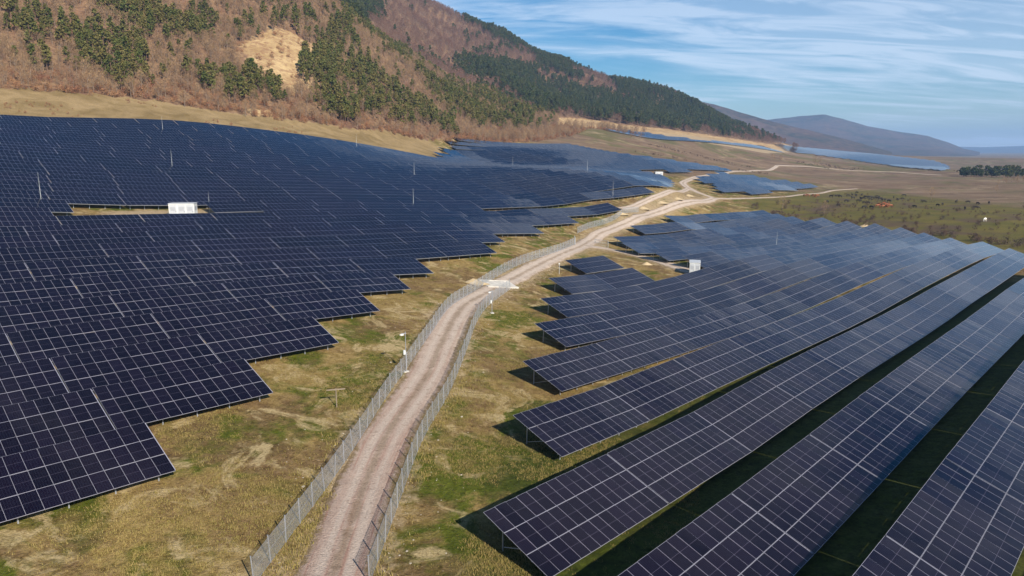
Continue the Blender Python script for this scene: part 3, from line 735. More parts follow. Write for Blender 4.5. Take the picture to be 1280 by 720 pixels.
b = MB(); b.box(-.14, .14, -.1, .1, 2.3, 2.6); obj('cap_box', b.mesh('slim_box', [M['white']]), t)
# ------------------------------------------------------------------ fences along the track
FPOLE = None
def fence(px, label, group, step=2.5, H=1.95, start_gap=0):
    global FPOLE
    P = np.array([hit(*p)[:2] for p in px]); q = resample(P, step)
    t = empty('chain_link_fence', (float(q[0, 0]), float(q[0, 1]), float(ground_z(*q[0])))); tag(t, label, 'fence', group)
    o0 = np.array(t.location)
    if FPOLE is None:
        b = MB(); b.bar((0, 0, -.5), (0, 0, H + .14), .045, n=8); b.bar((0, 0, H + .14), (0, 0, H + .17), .055, n=8); FPOLE = b.mesh('fence_post', [M['steel']])
    L = []
    for i, p in enumerate(q):
        z = float(ground_z(*p)); d = q[min(i + 1, len(q) - 1)] - q[max(i - 1, 0)]; L.append((p[0], p[1], z))
        obj('fence_post', FPOLE, t, Vector((p[0], p[1], z)) - Vector(o0), (random.gauss(0, .03), random.gauss(0, .03), math.atan2(d[0], -d[1])))
    for i in range(len(L) - 1):
        a = Vector(L[i]) - Vector(o0); c = Vector(L[i + 1]) - Vector(o0); b = MB()
        a = a + Vector((0, 0, .04)); c = c + Vector((0, 0, .04)); up = Vector((0, 0, H))
        b.quad(tuple(a), tuple(c), tuple(c + up), tuple(a + up))
        me = b.mesh('wire_panel', [M['mesh']]); uv = me.uv_layers.new(name='UVMap'); ln = (c - a).length
        for k, v in enumerate(((0, 0), (ln, 0), (ln, H), (0, H))): uv.data[k].uv = v
        w = obj('wire_panel', me, t)
        b = MB()
        for hh in (.05, H * .5, H): b.bar(tuple(a + Vector((0, 0, hh))), tuple(c + Vector((0, 0, hh))), .012, n=4, cap=False)
        obj('tension_wire', b.mesh('tension_wire', [M['steel']]), w)
fence([(318, 735), (325, 720), (389, 638), (426, 589), (454, 544), (485, 494), (508, 463), (518, 447), (540, 416), (560, 385), (585, 369), (605, 357), (627, 342), (660, 327), (702, 314), (719, 306)],
      'long chain-link fence between the track and the slope tables', 'fences along the track')
fence([(462, 735), (468, 720), (491, 650), (505, 614), (517, 577), (529, 547), (545, 522), (562, 493), (572, 467), (582, 442), (590, 418), (597, 400), (606, 386), (622, 373), (640, 361)],
      'chain-link fence between the track and the tables below the white cabin', 'fences along the track')
fence([(722, 292), (745, 283), (772, 273), (800, 265)], 'short chain-link fence past the open gate toward the upper track', 'fences along the track')
def gate_leaf(p, q, label):
    a = Vector(hit(*p)); c = Vector(hit(*q)); d = c - a; L = min(5.5, math.hypot(d.x, d.y)); t = empty('gate_leaf', a, math.atan2(d.y, d.x)); tag(t, label, 'gate', 'gate leaves at the lane')
    H = 2.1
    b = MB()
    for x in (0, L): b.box(x - .04, x + .04, -.04, .04, -.3, H)
    for z in (.15, H * .55, H - .04): b.box(.04, L - .04, -.03, .03, z, z + .06)
    obj('gate_frame', b.mesh('gate_frame', [M['grey_paint']]), t)
    k = 0.3
    while k < L - .1:
        b = MB(); b.bar((k, -.045, .2), (k, -.045, H - .03), .018, n=6); obj('bar', b.mesh('gate_bar', [M['white']]), t); k += .30
    b = MB(); b.box(L - .3, L - .1, -.1, .1, H * .55, H * .55 + .15); obj('latch', b.mesh('gate_latch', [M['dark']]), t)
gate_leaf((719, 307), (716, 294), 'open pale gate leaf against the end of the long fence')
gate_leaf((760, 310), (741, 303), 'pale gate leaf standing beside the mouth of the cabin lane')
# ------------------------------------------------------------------ concrete crossing, kerbs, heaps
def slab(pa, pb, wd, label):
    a = np.array(hit(*pa)); c = np.array(hit(*pb)); n = 8; t = empty('concrete_crossing', tuple(a)); tag(t, label, 'slab')
    d = (c - a)[:2]; Ln = math.hypot(*d); d = d / Ln; nr = np.array([d[1], -d[0]])
    for k in range(4):
        b = MB(); p0 = a[:2] + d * (Ln * k / 4 + .03); p1 = a[:2] + d * (Ln * (k + 1) / 4 - .03)
        top = []
        for p, s in ((p0, -1), (p1, -1), (p1, 1), (p0, 1)):
            e = p + nr * s * wd / 2; top.append((e[0] - a[0], e[1] - a[1], float(ground_z(*e)) + .2 - a[2]))
        b.quad(*top[::-1])
        for i in range(4):
            u, v = top[i], top[(i + 1) % 4]; b.quad(u, v, (v[0], v[1], v[2] - .6), (u[0], u[1], u[2] - .6))
        obj('slab', b.mesh('concrete_slab', [M['concrete']]), t)
    for s in (-1, 1):
        b = MB()
        for p in (a[:2], c[:2]):
            e = p + nr * s * (wd / 2 + .15)
        p0 = a[:2] + nr * s * (wd / 2 + .16); p1 = c[:2] + nr * s * (wd / 2 + .16)
        z0 = float(ground_z(*p0)) - a[2]; z1 = float(ground_z(*p1)) - a[2]; w = nr * .13
        A = [(p0[0] - w[0] - a[0], p0[1] - w[1] - a[1], z0), (p1[0] - w[0] - a[0], p1[1] - w[1] - a[1], z1), (p1[0] + w[0] - a[0], p1[1] + w[1] - a[1], z1), (p0[0] + w[0] - a[0], p0[1] + w[1] - a[1], z0)]
        T = [(v[0], v[1], v[2] + .34) for v in A]; B = [(v[0], v[1], v[2] - .5) for v in A]
        b.quad(*T)
        for i in range(4): b.quad(B[i], B[(i + 1) % 4], T[(i + 1) % 4], T[i])
        obj('kerb', b.mesh('concrete_kerb', [M['concrete']]), t)
slab((604, 356), (642, 357), 4.0, 'pale concrete crossing laid across the fenced track')
def heap(px, py, rx, ry, h, label, mat='sand', name='sand_heap', seed=0):
    x, y, z = hit(px, py); n = 18; V = []; F = []
    for j in range(7):
        f = j / 6
        for i in range(n):
            a = 2 * math.pi * i / n; k = 1 + .35 * float(fbm(np.array(math.cos(a) * 2 + 9), np.array(math.sin(a) * 2 + seed), 1.0, 3, 50 + seed))
            V.append((math.cos(a) * rx * f * k, math.sin(a) * ry * f * k, h * (1 - f) ** 1.2 * (1 + .4 * float(fbm(np.array(i * .7), np.array(j * 1.3 + seed), 1.0, 2, 3))) - .25 * f))
    for j in range(6):
        for i in range(n): F.append((j * n + i, (j + 1) * n + i, (j + 1) * n + (i + 1) % n, j * n + (i + 1) % n))
    tag(obj(name, np_mesh(name, V, F, [M[mat]], smooth=True), None, (x, y, z)), label, 'heap', 'spoil heaps')
heap(592, 354, 3.2, 1.6, .9, 'small sand heap outside the long fence by the concrete crossing', seed=1)
heap(808, 331, 2.0, 1.2, .7, 'low sand heap beside the pale lane', seed=2)
for k, (px, py) in enumerate(((775, 268), (803, 261), (826, 254), (846, 249), (860, 245))):
    heap(px, py, 3.5, 2.0, .9, 'low earth heap between the tracks near the road junction', seed=5 + k)
heap(1081, 283, 3.2, 1.8, 1.0, 'bare sand heap at the meadow end of a panel row', seed=11)
# ------------------------------------------------------------------ trees
def crown_mesh(name, kind, seed):
    r = random.Random(seed); b = MB()
    def leaf(c, s, asp=1.0):
        d = Vector((r.gauss(0, 1), r.gauss(0, 1), r.gauss(0, 1))).normalized(); e = d.orthogonal().normalized()
        e = (Matrix.Rotation(r.uniform(0, 6.28), 3, d) @ e); f = d.cross(e)
        e = e * s; f = f * s * asp
        b.quad(tuple(c - e - f), tuple(c + e - f), tuple(c + e * .6 + f), tuple(c - e * .6 + f))
    if kind == 'pine':
        H = 11.0; base = r.uniform(.30, .45) * H
        for k in range(34):
            t = r.random() ** .8; z = base + t * (H - base); rad = (1 - t) ** .65 * r.uniform(1.7, 2.6) * (1 if t > .12 else .75) + .25
            a = r.uniform(0, 6.28); q = math.sqrt(r.uniform(.1, 1)) * rad; c = Vector((math.cos(a) * q, math.sin(a) * q, z - q * .15)); sz = r.uniform(.5, .95) * (1.1 - .35 * t)
            for m in range(9): leaf(c + Vector((r.gauss(0, .5), r.gauss(0, .5), r.gauss(0, .26))) * sz, r.uniform(.20, .42))
    elif kind == 'bare':
        for k in range(230):
            a = r.uniform(0, 6.28); t = r.random(); z = 2.6 + t * 5.6; rad = math.sin(min(1, t * .9 + .12) * 3.0) * 2.5
            q = math.sqrt(r.random()) * rad; c = Vector((math.cos(a) * q, math.sin(a) * q, z))
            d = (Vector((math.cos(a) * .55, math.sin(a) * .55, 1.0)) + Vector((r.gauss(0, .35), r.gauss(0, .35), r.gauss(0, .3)))).normalized() * r.uniform(.5, 1.05)
            s = d.orthogonal().normalized() * r.uniform(.03, .06); s = Matrix.Rotation(r.uniform(0, 6.28), 3, d.normalized()) @ s
            b.quad(tuple(c - s), tuple(c + s), tuple(c + d + s * .3), tuple(c + d - s * .3))
    elif kind == 'shrub':
        for k in range(30):
            a = r.uniform(0, 6.28); t = r.random(); q = math.sqrt(r.random()) * 1.5 * math.sin(min(1, .25 + t * .8) * 2.6); c = Vector((math.cos(a) * q, math.sin(a) * q, .3 + t * 2.5))
            for m in range(8): leaf(c + Vector((r.gauss(0, .36), r.gauss(0, .36), r.gauss(0, .3))), r.uniform(.07, .19), r.uniform(.3, 1))
    elif kind == 'round':                                    # dense broad evergreen of the far copse
        for k in range(60):
            a = r.uniform(0, 6.28); t = r.random(); z = 2.2 + t * 9; rad = 3.9 * math.sin(min(1, .25 + t * .72) * 2.75); q = math.sqrt(r.uniform(.2, 1)) * rad; c = Vector((math.cos(a) * q, math.sin(a) * q, z))
            for m in range(8): leaf(c + Vector((r.gauss(0, .7), r.gauss(0, .7), r.gauss(0, .5))), r.uniform(.3, .65))
    return b
def trunk_mesh(kind, seed):
    r = random.Random(seed + 100); b = MB()
    if kind == 'pine':
        b.bar((0, 0, -1.0), (.1, 0, 5.5), .19, .13, 7); b.bar((.1, 0, 5.5), (.05, .1, 10.2), .13, .04, 6)
        for k in range(8):
            z = r.uniform(3.2, 8.8); a = r.uniform(0, 6.28); l = r.uniform(.9, 1.9); b.bar((.08, 0, z), (math.cos(a) * l, math.sin(a) * l, z + .35), .05, .015, 4, cap=False)
    elif kind == 'bare':
        b.bar((0, 0, -1.0), (.1, .05, 3.2), .17, .11, 7); b.bar((.1, .05, 3.2), (r.gauss(0, .3), r.gauss(0, .3), 7.6), .11, .025, 6)
        for k in range(11):
            z = r.uniform(2.0, 5.8); a = r.uniform(0, 6.28); l = r.uniform(1.2, 2.2); b.bar((.08, .04, z), (math.cos(a) * l, math.sin(a) * l, z + l * r.uniform(.8, 1.5)), .06, .014, 4, cap=False)
    elif kind == 'shrub':
        for k in range(7):
            a = r.uniform(0, 6.28); l = r.uniform(.4, 1.1); b.bar((0, 0, -.4), (math.cos(a) * l, math.sin(a) * l, r.uniform(1.3, 2.4)), .045, .012, 4, cap=False)
    else:
        b.bar((0, 0, -1), (0, 0, 6), .35, .2, 8)
        for k in range(6):
            z = r.uniform(2.0, 5.8); a = r.uniform(0, 6.28); b.bar((0, 0, z), (math.cos(a) * 2.4, math.sin(a) * 2.4, z + 1.8), .12, .04, 5, cap=False)
    return b
LIB = {}
def lib(kind, n, leafmat, barkmat, key=None):
    L = []
    for k in range(n):
        c = crown_mesh('crown', kind, k * 13 + 5); t = trunk_mesh(kind, k * 7 + 3)
        cm = c.mesh(kind + '_crown', [leafmat]); tm = t.mesh(kind + '_trunk', [barkmat])
        j = MB(); j.v = c.v + t.v; j.f = c.f + [tuple(i + len(c.v) for i in f) for f in t.f]; j.m = [0] * len(c.f) + [1] * len(t.f)
        L.append((cm, tm, j.mesh(kind + '_whole', [leafmat, barkmat])))
    LIB[key or kind] = L
lib('pine', 5, M['needles'], M['bark_pine']); lib('bare', 5, M['twigs'], M['bark_grey']); lib('shrub', 4, M['rust'], M['bark_grey'])
lib('pine', 3, M['needles_dark'], M['bark_pine'], 'pine_far'); lib('bare', 3, M['twigs_far'], M['bark_grey'], 'bare_far')
lib('shrub', 3, M['bush'], M['bark_grey'], 'bush'); lib('round', 4, M['needles_dark'], M['bark_pine'])
def single(name, kind, x, y, s, label, cat, group, rz=None):
    t = empty(name, (x, y, float(ground_z(x, y))), random.uniform(0, 6.28) if rz is None else rz, s); tag(t, label, cat, group)
    c, tr, _ = random.choice(LIB[kind]); obj('crown', c, t); obj('trunk', tr, t); return t
PROTO = {}
def scatter(name, kind, pts, scl, label, cat):
    """what reads as one mass: one object, its plants set out by geometry nodes"""
    if kind not in PROTO:
        c = bpy.data.collections.new('prototypes_' + kind)
        for k, (_, _, w) in enumerate(LIB[kind]): c.objects.link(bpy.data.objects.new('%s_%d' % (kind, k), w))
        PROTO[kind] = c
    me = bpy.data.meshes.new(name); me.vertices.add(len(pts)); me.vertices.foreach_set('co', np.asarray(pts, np.float32).ravel())
    me.attributes.new('scl', 'FLOAT', 'POINT').data.foreach_set('value', np.asarray(scl, np.float32))
    me.attributes.new('rz', 'FLOAT', 'POINT').data.foreach_set('value', RNG.uniform(0, 6.28, len(pts)).astype(np.float32))
    o = obj(name, me); tag(o, label, cat, kind='stuff')
    ng = bpy.data.node_groups.new(name, 'GeometryNodeTree'); ng.interface.new_socket('Geometry', in_out='INPUT', socket_type='NodeSocketGeometry'); ng.interface.new_socket('Geometry', in_out='OUTPUT', socket_type='NodeSocketGeometry')
    N, L = ng.nodes, ng.links; i = N.new('NodeGroupInput'); u = N.new('NodeGroupOutput'); ip = N.new('GeometryNodeInstanceOnPoints'); ci = N.new('GeometryNodeCollectionInfo')
    ci.inputs['Collection'].default_value = PROTO[kind]; ci.inputs['Separate Children'].default_value = True; ci.inputs['Reset Children'].default_value = True
    ip.inputs['Pick Instance'].default_value = True
    a = N.new('GeometryNodeInputNamedAttribute'); a.data_type = 'FLOAT'; a.inputs['Name'].default_value = 'scl'
    r = N.new('GeometryNodeInputNamedAttribute'); r.data_type = 'FLOAT'; r.inputs['Name'].default_value = 'rz'
    cb = N.new('ShaderNodeCombineXYZ'); L.new(r.outputs['Attribute'], cb.inputs[2])
    L.new(i.outputs[0], ip.inputs['Points']); L.new(ci.outputs[0], ip.inputs['Instance']); L.new(a.outputs['Attribute'], ip.inputs['Scale']); L.new(cb.outputs[0], ip.inputs['Rotation'])
    L.new(ip.outputs[0], u.inputs[0])
    md = o.modifiers.new('scatter', 'NODES'); md.node_group = ng
    return o
PINE = [[(0, 18), (60, 22), (130, 40), (170, 55), (188, 85), (178, 108), (120, 102), (60, 88), (0, 82)], [(105, 0), (190, 0), (262, 18), (262, 50), (225, 58), (180, 42), (140, 22)],
        [(248, 76), (290, 85), (330, 100), (368, 120), (352, 134), (300, 132), (262, 116)],
        [(368, 98), (400, 55), (432, 18), (470, 48), (520, 92), (580, 115), (640, 130), (700, 150), (660, 157), (600, 162), (560, 168), (480, 158), (430, 152), (395, 132)]]
PINE_FAR = [[(565, 82), (600, 76), (650, 84), (700, 104), (745, 122), (762, 112), (800, 104), (840, 112), (880, 132), (945, 178), (885, 168), (800, 158), (740, 150), (690, 142), (620, 115)],
            [(405, -5), (470, -5), (478, 20), (440, 32), (418, 15)], [(575, 12), (610, 34), (700, 80), (735, 98), (725, 103), (690, 88), (610, 46), (575, 24)]]
CLIFF = [[(285, 78), (300, 60), (335, 40), (352, 38), (392, 55), (402, 84), (395, 110), (368, 122), (340, 100), (315, 88)]]
def polys(px, py, L):
    r = np.zeros(np.shape(px), bool)
    for p in L: r |= in_poly(px, py, p)
    return r
def forest():
    # candidate stands, evenly spread over the slopes
    n = 190000; az = RNG.uniform(R(-46), R(24), n); rr = np.sqrt(RNG.uniform(330 ** 2, 1750 ** 2, n)); x = np.sin(az) * rr; y = np.cos(az) * rr
    hs = hill_side(x, y); k = hs > -4; x, y, rr, hs = x[k], y[k], rr[k], hs[k]
    z = ground_z(x, y); px, py = project(x, y, z)
    k = ~(in_poly(px, py, [(700, 147), (735, 149), (780, 156), (830, 161), (900, 171), (960, 180), (988, 180), (994, 189), (960, 189), (900, 181), (830, 172), (760, 162), (695, 156)]) & (rr > 550)); x, y, rr, hs, z, px, py = (v[k] for v in (x, y, rr, hs, z, px, py))
    px = px + fbm(x, y, 30, 4, 61) * 60; py = py + fbm(x, y, 30, 4, 62) * 34
    q = RNG.random(len(x)); clump = fbm(x, y, 60, 3, 77)
    nearf = (rr < 860) & (hs < 520)
    pine = nearf & polys(px, py, PINE) & (clump > -.10) & (q < .66); pine_f = ~pine & polys(px, py, PINE_FAR) & (rr > 700)
    cliff = polys(px, py, CLIFF) & nearf
    mixed = nearf & ~pine & ~cliff & (q < .05 + .5 * np.clip(clump, 0, 1)) & (hs > 25)
    pine |= mixed
    foot = ((hs < 34 + clump * 40) & (rr < 900) | (cliff & (q < .16))) & ~pine
    bare = nearf & ~pine & ~foot & ~(cliff & (q > .12))
    bare_f = ~nearf & ~pine_f & ~foot; pine_f |= bare_f & (q > .95) & (clump > .05); bare_f &= ~pine_f
    keepd = 36000 / n * 5.0
    def thin(m, f): return np.nonzero(m & (RNG.random(len(x)) < f))[0]
    sizes = lambda i, a, b: RNG.uniform(a, b, len(i)) * (1 + .25 * clump[i])
    def emit(sel, scl, kind, nm, lab, cat, grp, stuff, slabel, solo=300):
        vis = (px[sel] > -30) & (px[sel] < 1300) & (py[sel] > -25)
        order = np.argsort(np.where(vis, rr[sel], 1e6) / scl); one = order[:solo]; rest = order[solo:]
        for i in one: single(nm, kind, float(x[sel[i]]), float(y[sel[i]]), float(scl[i]), lab(sel[i], scl[i]), cat, grp)
        P = np.stack([x[sel[rest]], y[sel[rest]], z[sel[rest]]], -1)
        scatter(stuff, kind, P, scl[rest], slabel, cat + 's')
        print(nm, len(sel))
    stand = np.full(len(x), -1)
    for k_, p_ in enumerate(PINE): stand[in_poly(px, py, p_)] = k_
    def size(v, a, c): return 'small ' if v < a else 'tall ' if v > c else ''
    def pine_lab(k, v): return size(v, .85, 1.05) + ['green pine in the wood above the bare grass strip', 'green pine in the high wood uphill of the sandy scar', 'green pine in the small stand just below the sandy scar', 'green pine in the large wood beyond the sandy scar', 'green pine alone among leafless trees on the hillside'][stand[k]]
    def bare_lab(k, v):
        near_scar = polys(px[k] + np.array([0, 25, -25, 0]), py[k] + np.array([18, 0, 0, -18]), CLIFF).any()
        return size(v, .75, .95) + ('leafless tree at the edge of the sandy scar' if near_scar else 'leafless tree between the pines of the hillside' if stand[k] >= 0 else 'leafless grey-brown tree on the open hillside')
    def shrub_lab(k, v): return size(v, .75, 1.05) + ('rust-brown shrub beside the bare grass strip' if hs[k] < 12 else 'rust-brown shrub in the thicket below the pines')
    i = thin(pine, .95); emit(i, sizes(i, .55, 1.25), 'pine', 'pine_tree', pine_lab, 'pine tree', 'pines of the near hillside', 'pinewood', 'mass of green pines covering the near hillside')
    i = thin(bare | (foot & (q > .6)), .85); emit(i, sizes(i, .55, 1.15), 'bare', 'bare_tree', bare_lab, 'bare tree', 'bare trees of the near hillside', 'bare_wood', 'grey-brown leafless wood covering the near hillside')
    i = thin(foot & (clump > -.2), .6); emit(i, sizes(i, .6, 1.25), 'shrub', 'rust_shrub', shrub_lab, 'shrub', 'shrubs along the hill foot', 'rust_thicket', 'rust-brown thicket along the foot of the hill')
    i = thin(pine_f & ((q < .6) | (clump > .02)), .5); scatter('far_pinewood', 'pine_far', np.stack([x[i], y[i], z[i]], -1), sizes(i, 1.0, 1.5), 'dark green pinewood on the far spur and ridge', 'pinewood')
    i = thin(bare_f, .28); scatter('far_bare_wood', 'bare_far', np.stack([x[i], y[i], z[i]], -1), sizes(i, 1.0, 1.5), 'reddish-brown leafless wood on the high back ridge', 'wood')
    print('far', pine_f.sum(), bare_f.sum())
forest()
# copse and bushes on the plain
for k in range(34):
    px = 1203 + (k % 17) * 6.2 + random.uniform(-2, 2); x, y, z = hit(px, 221.5 + (k // 17) * -2.2 + random.uniform(-1.0, .6))
    single('evergreen_tree', 'round', x, y, random.uniform(.45, 1.0), 'dark evergreen tree in the copse at the edge of the plain', 'tree', 'evergreens of the copse')
for k in range(24):
    x, y, z = hit(1242 + random.uniform(0, 60), random.uniform(226, 232)); single('grey_bush', 'bare', x, y, random.uniform(.5, .75), 'bare grey tree in the hedge before the dark copse', 'bare tree', 'bare trees of the hedge')
for k in range(150):
    px = random.uniform(938, 1285); t = (px - 938) / 347; lo, hi = 252 + t * 6, 268 + t * 42
    py = random.uniform(lo, hi) if k % 3 else (hi + random.uniform(-3, 2))
    x, y, z = hit(px, py); single('meadow_bush', 'bush', x, y, random.uniform(.35, 1.0) * (1.1 if k % 3 == 0 else .8), 'dark purple-brown bush ' + ('beside the far ends of the panel rows' if k % 3 == 0 else 'in the open green meadow'), 'bush', 'bushes of the meadow')
def scrub():
    n = 16000; az = RNG.uniform(R(4), R(44), n); rr = np.sqrt(RNG.uniform(260 ** 2, 1250 ** 2, n)); x = np.sin(az) * rr; y = np.cos(az) * rr; z = ground_z(x, y); px, py = project(x, y, z)
    f = fbm(x, y, 55, 4, 131); f2 = fbm(x * .35, y, 70, 3, 133); mead = in_poly(px, py, [(950, 254), (1000, 246), (1080, 240), (1160, 247), (1300, 263), (1400, 330), (1285, 313), (1060, 281), (985, 268)])
    plain = in_poly(px, py, [(985, 200), (1100, 214), (1200, 213), (1320, 222), (1320, 262), (1160, 245), (1080, 236), (1040, 234), (1000, 224), (940, 216), (900, 208), (780, 190), (740, 172), (900, 192)]) & (f2 > .16)
    k = ((mead & (f > .10)) | plain) & (RNG.random(n) < .8)
    scatter('scrub', 'bush', np.stack([x[k], y[k], z[k]], -1), RNG.uniform(.18, .5, k.sum()) * np.where(mead[k], .8, 1.3), 'low purple-brown scrub spread over the meadow and plain', 'scrub')
scrub()
def strip_scrub():
    n = 9000; az = RNG.uniform(R(-44), R(2), n); rr = np.sqrt(RNG.uniform(310 ** 2, 640 ** 2, n)); x = np.sin(az) * rr; y = np.cos(az) * rr; hs = hill_side(x, y); u = x * UD[0] + y * UD[1]; w = x * WD[0] + y * WD[1]
    k = (hs < 2) & (hs > -60) & (w > 318) & ((u < 265) | (w > 420)) & (fbm(x, y, 22, 3, 141) > .10)
    scatter('strip_scrub', 'shrub', np.stack([x[k], y[k], ground_z(x[k], y[k])], -1), RNG.uniform(.12, .42, k.sum()), 'sparse low shrubs dotting the bare grass strip under the hill', 'scrub')
strip_scrub()
for px, py, s in ((978, 262, .9), (1030, 268, .8), (1164, 250, .9), (1245, 242, .7), (965, 203, 1.2), (975, 203, 1.1), (1018, 206, 1.4), (1024, 206, 1.2), (800, 176, 1.2), (790, 175, 1.1)):
    x, y, z = hit(px, py); single('field_tree', 'bare', x, y, s, 'small leafless tree ' + ('beside the far solar fields' if py < 210 else 'on the rough meadow'), 'bare tree', 'lone trees of the plain')
# ------------------------------------------------------------------ cattle
def cow_mesh(graze):
    P = {'rump': ((-.75, 0, 1.12), .27), 'mid': ((0, 0, 1.05), .34), 'chest': ((.62, 0, 1.08), .30), 'neck': ((.95, 0, 1.12 if graze else 1.35), .17),
         'poll': ((1.25, 0, .75 if graze else 1.55), .13), 'muzzle': ((1.42, 0, .35 if graze else 1.38), .085), 'tail': ((-1.0, 0, 1.15), .05), 'tailend': ((-1.08, 0, .45), .03)}
    names = list(P); E = [('rump', 'mid'), ('mid', 'chest'), ('chest', 'neck'), ('neck', 'poll'), ('poll', 'muzzle'), ('rump', 'tail'), ('tail', 'tailend')]
    for sx, root in ((-.72, 'rump'), (.58, 'chest')):
        for sy in (-.2, .2):
            k = '%s%g' % (root, sy); bk = -.08 if root == 'rump' else .03
            P[k + 'a'] = ((sx, sy, .82), .13); P[k + 'b'] = ((sx + bk, sy, .45), .075); P[k + 'c'] = ((sx, sy, .02), .06)
            E += [(root, k + 'a'), (k + 'a', k + 'b'), (k + 'b', k + 'c')]
    for sy in (-.16, .16):
        P['ear%g' % sy] = ((P['poll'][0][0] - .05, sy, P['poll'][0][2] + .08), .035); E.append(('poll', 'ear%g' % sy))
    names = list(P); me = bpy.data.meshes.new('cow_skeleton'); me.from_pydata([P[n][0] for n in names], [(names.index(a), names.index(c)) for a, c in E], [])
    o = bpy.data.objects.new('cow_skeleton', me); COL.objects.link(o); sk = o.modifiers.new('skin', 'SKIN'); o.modifiers.new('sub', 'SUBSURF').levels = 1
    for i, n in enumerate(names): me.skin_vertices[0].data[i].radius = (P[n][1], P[n][1])
    me.skin_vertices[0].data[names.index('mid')].use_root = True
    dg = bpy.context.evaluated_depsgraph_get(); m = bpy.data.meshes.new_from_object(o.evaluated_get(dg)); bpy.data.objects.remove(o)
    m.polygons.foreach_set('use_smooth', [True] * len(m.polygons)); return m
COWS = []
for g_ in (True, False):
    for mt in ('hide_dark', 'hide_red', 'hide_white'):
        m = cow_mesh(g_); m.name = 'cow_body'; m.materials.clear(); m.materials.append(M[mt]); COWS.append(m)
def cow(px, py, mt, label, grp):
    x, y, z = hit(px, py); me = COWS[(0 if random.random() < .7 else 3) + mt]
    tag(obj('cow', me, None, (x, y, float(ground_z(x, y))), (0, 0, random.uniform(0, 6.28)), (random.uniform(1.0, 1.25),) * 3), label, 'cow', grp)
HERD = [(1039, 247), (1044, 246), (1047, 246), (1050, 247), (1034, 254), (1060, 246), (1065, 245), (1071, 242), (1070, 246), (1077, 245), (1066, 249), (1058, 253), (1048, 258), (1073, 253), (1076, 250), (1079, 250), (1082, 248), (1085, 248), (1080, 255), (1085, 255),
        (1080, 261), (1089, 261), (1088, 248), (1091, 249), (1094, 249), (1097, 249), (1100, 250), (1103, 251), (1106, 251), (1096, 247), (1099, 248), (1111, 253), (1117, 248), (1122, 251), (1128, 250), (1088, 251), (1075, 252), (1130, 246), (1143, 260), (1155, 254), (1172, 258), (1178, 257), (1195, 254), (1210, 254), (1222, 256), (1236, 255), (1206, 262), (1220, 262)]
for p in HERD: cow(p[0], p[1], 0, 'dark brown cow ' + ('grazing in the thick of the herd' if 1072 < p[0] < 1115 else 'at the loose edge of the herd' if p[0] < 1135 else 'grazing far from the herd near the brown field'), 'dark cattle on the meadow')
for p in ((1099, 257), (1102, 258), (1105, 256), (1108, 258), (1111, 257), (1104, 260), (1108, 260), (1100, 260), (1113, 259), (1097, 259), (1006, 246), (1010, 246), (1016, 246), (1019, 247), (1022, 246)): cow(p[0], p[1], 1, 'red-brown cow ' + ('in the red group amid the herd' if p[0] > 1090 else 'near the corner of the small blue panel block'), 'red cattle on the meadow')
cow(1231, 277, 2, 'pale cream cow standing alone on the meadow', None)
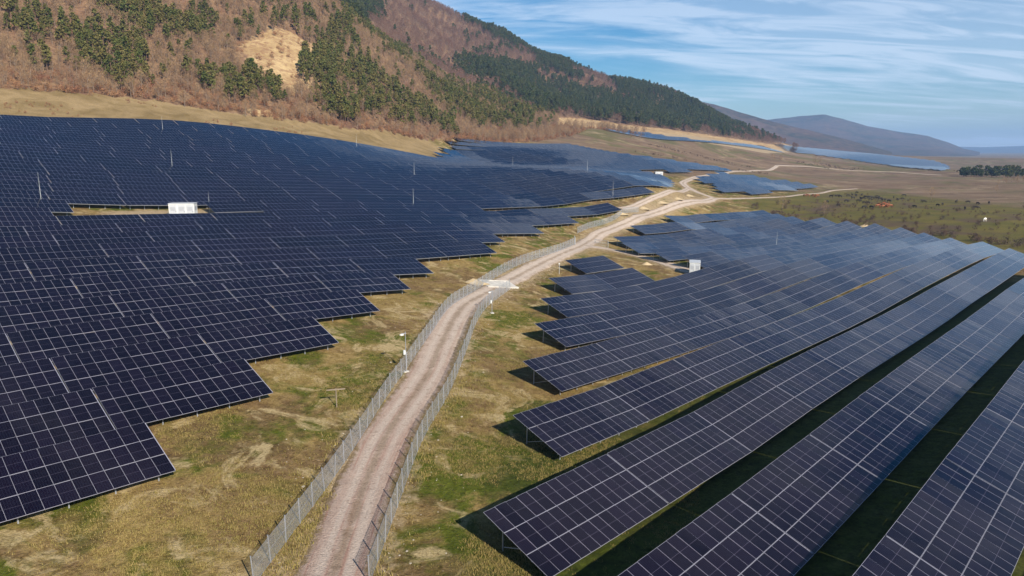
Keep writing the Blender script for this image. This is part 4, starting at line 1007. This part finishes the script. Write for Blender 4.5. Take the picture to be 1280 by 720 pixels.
# ------------------------------------------------------------------ grass and stones close to the track
def tuft_lib():
    L = []
    for k in range(4):
        r = random.Random(k); b = MB()
        for i in range(9):
            a = r.uniform(0, 6.28); l = r.uniform(.06, .15); d = Vector((math.cos(a) * r.uniform(.3, 1), math.sin(a) * r.uniform(.3, 1), 1)).normalized() * l; c = Vector((r.gauss(0, .09), r.gauss(0, .09), -.02)); s = Vector((-math.sin(a), math.cos(a), 0)) * .018
            b.tri(tuple(c - s), tuple(c + s), tuple(c + d))
        m = b.mesh('tuft', [M['dry_grass']]); L.append((m, m, m))
    LIB['tuft'] = L
    L = []
    for k in range(3):
        bm = bmesh.new(); bmesh.ops.create_icosphere(bm, subdivisions=1, radius=.5); r = random.Random(k)
        for v in bm.verts: v.co *= r.uniform(.7, 1.2); v.co.z *= .6
        m = bpy.data.meshes.new('stone'); bm.to_mesh(m); bm.free(); m.materials.append(M['stone']); L.append((m, m, m))
    LIB['stone'] = L
tuft_lib()
def verge():
    n = 150000; az = RNG.uniform(R(-40), R(16), n); rr = 38 + RNG.random(n) ** 1.5 * 125; x = np.sin(az) * rr; y = np.cos(az) * rr
    q = ROADLINE['dirt_track'][0]; d = np.full(n, 1e9)
    for c in q: d = np.minimum(d, np.hypot(x - c[0], y - c[1]))
    k = (d > 2.6) & (d < 34) & (RNG.random(n) < np.clip(.25 + fbm(x, y, 6, 4, 91) * 3.4, .02, 1)); x, y, d = x[k], y[k], d[k]
    scatter('dry_grass', 'tuft', np.stack([x, y, ground_z(x, y)], -1), RNG.uniform(.6, 1.9, len(x)) * (1 + .5 * (d < 5)), 'dry tufted grass on both sides of the fenced track', 'grass')
    n = 2200; i = RNG.integers(0, 70, n); s = RNG.choice([-1, 1], n); o = 2.6 + RNG.exponential(1.6, n); t = np.gradient(q, axis=0); t /= np.hypot(*t.T)[:, None]
    i = np.minimum(i, len(q) - 1); P = q[i] + np.stack([t[i, 1], -t[i, 0]], -1) * (s * o)[:, None] + RNG.normal(0, .8, (n, 2))
    scatter('gravel', 'stone', np.stack([P[:, 0], P[:, 1], ground_z(P[:, 0], P[:, 1])], -1), RNG.exponential(.05, n) + .03, 'scattered pale stones along the edges of the fenced track', 'stones')
verge()
# ------------------------------------------------------------------ haze
def haze():
    b = MB(); b.box(-16000, 16000, -10500, 17000, -16, 470)
    m = bpy.data.materials.new('haze_air'); m.use_nodes = True; nt = m.node_tree; nt.nodes.clear()
    o = nt.nodes.new('ShaderNodeOutputMaterial'); v = nt.nodes.new('ShaderNodeVolumePrincipled')
    v.inputs['Color'].default_value = (.38, .62, 1.0, 1); v.inputs['Density'].default_value = 1.0e-4; v.inputs['Anisotropy'].default_value = 0
    nt.links.new(v.outputs[0], o.inputs['Volume'])
    tag(obj('haze', b.mesh('haze', [m])), 'thin blue haze filling the valley air', 'haze', kind='stuff')
haze()
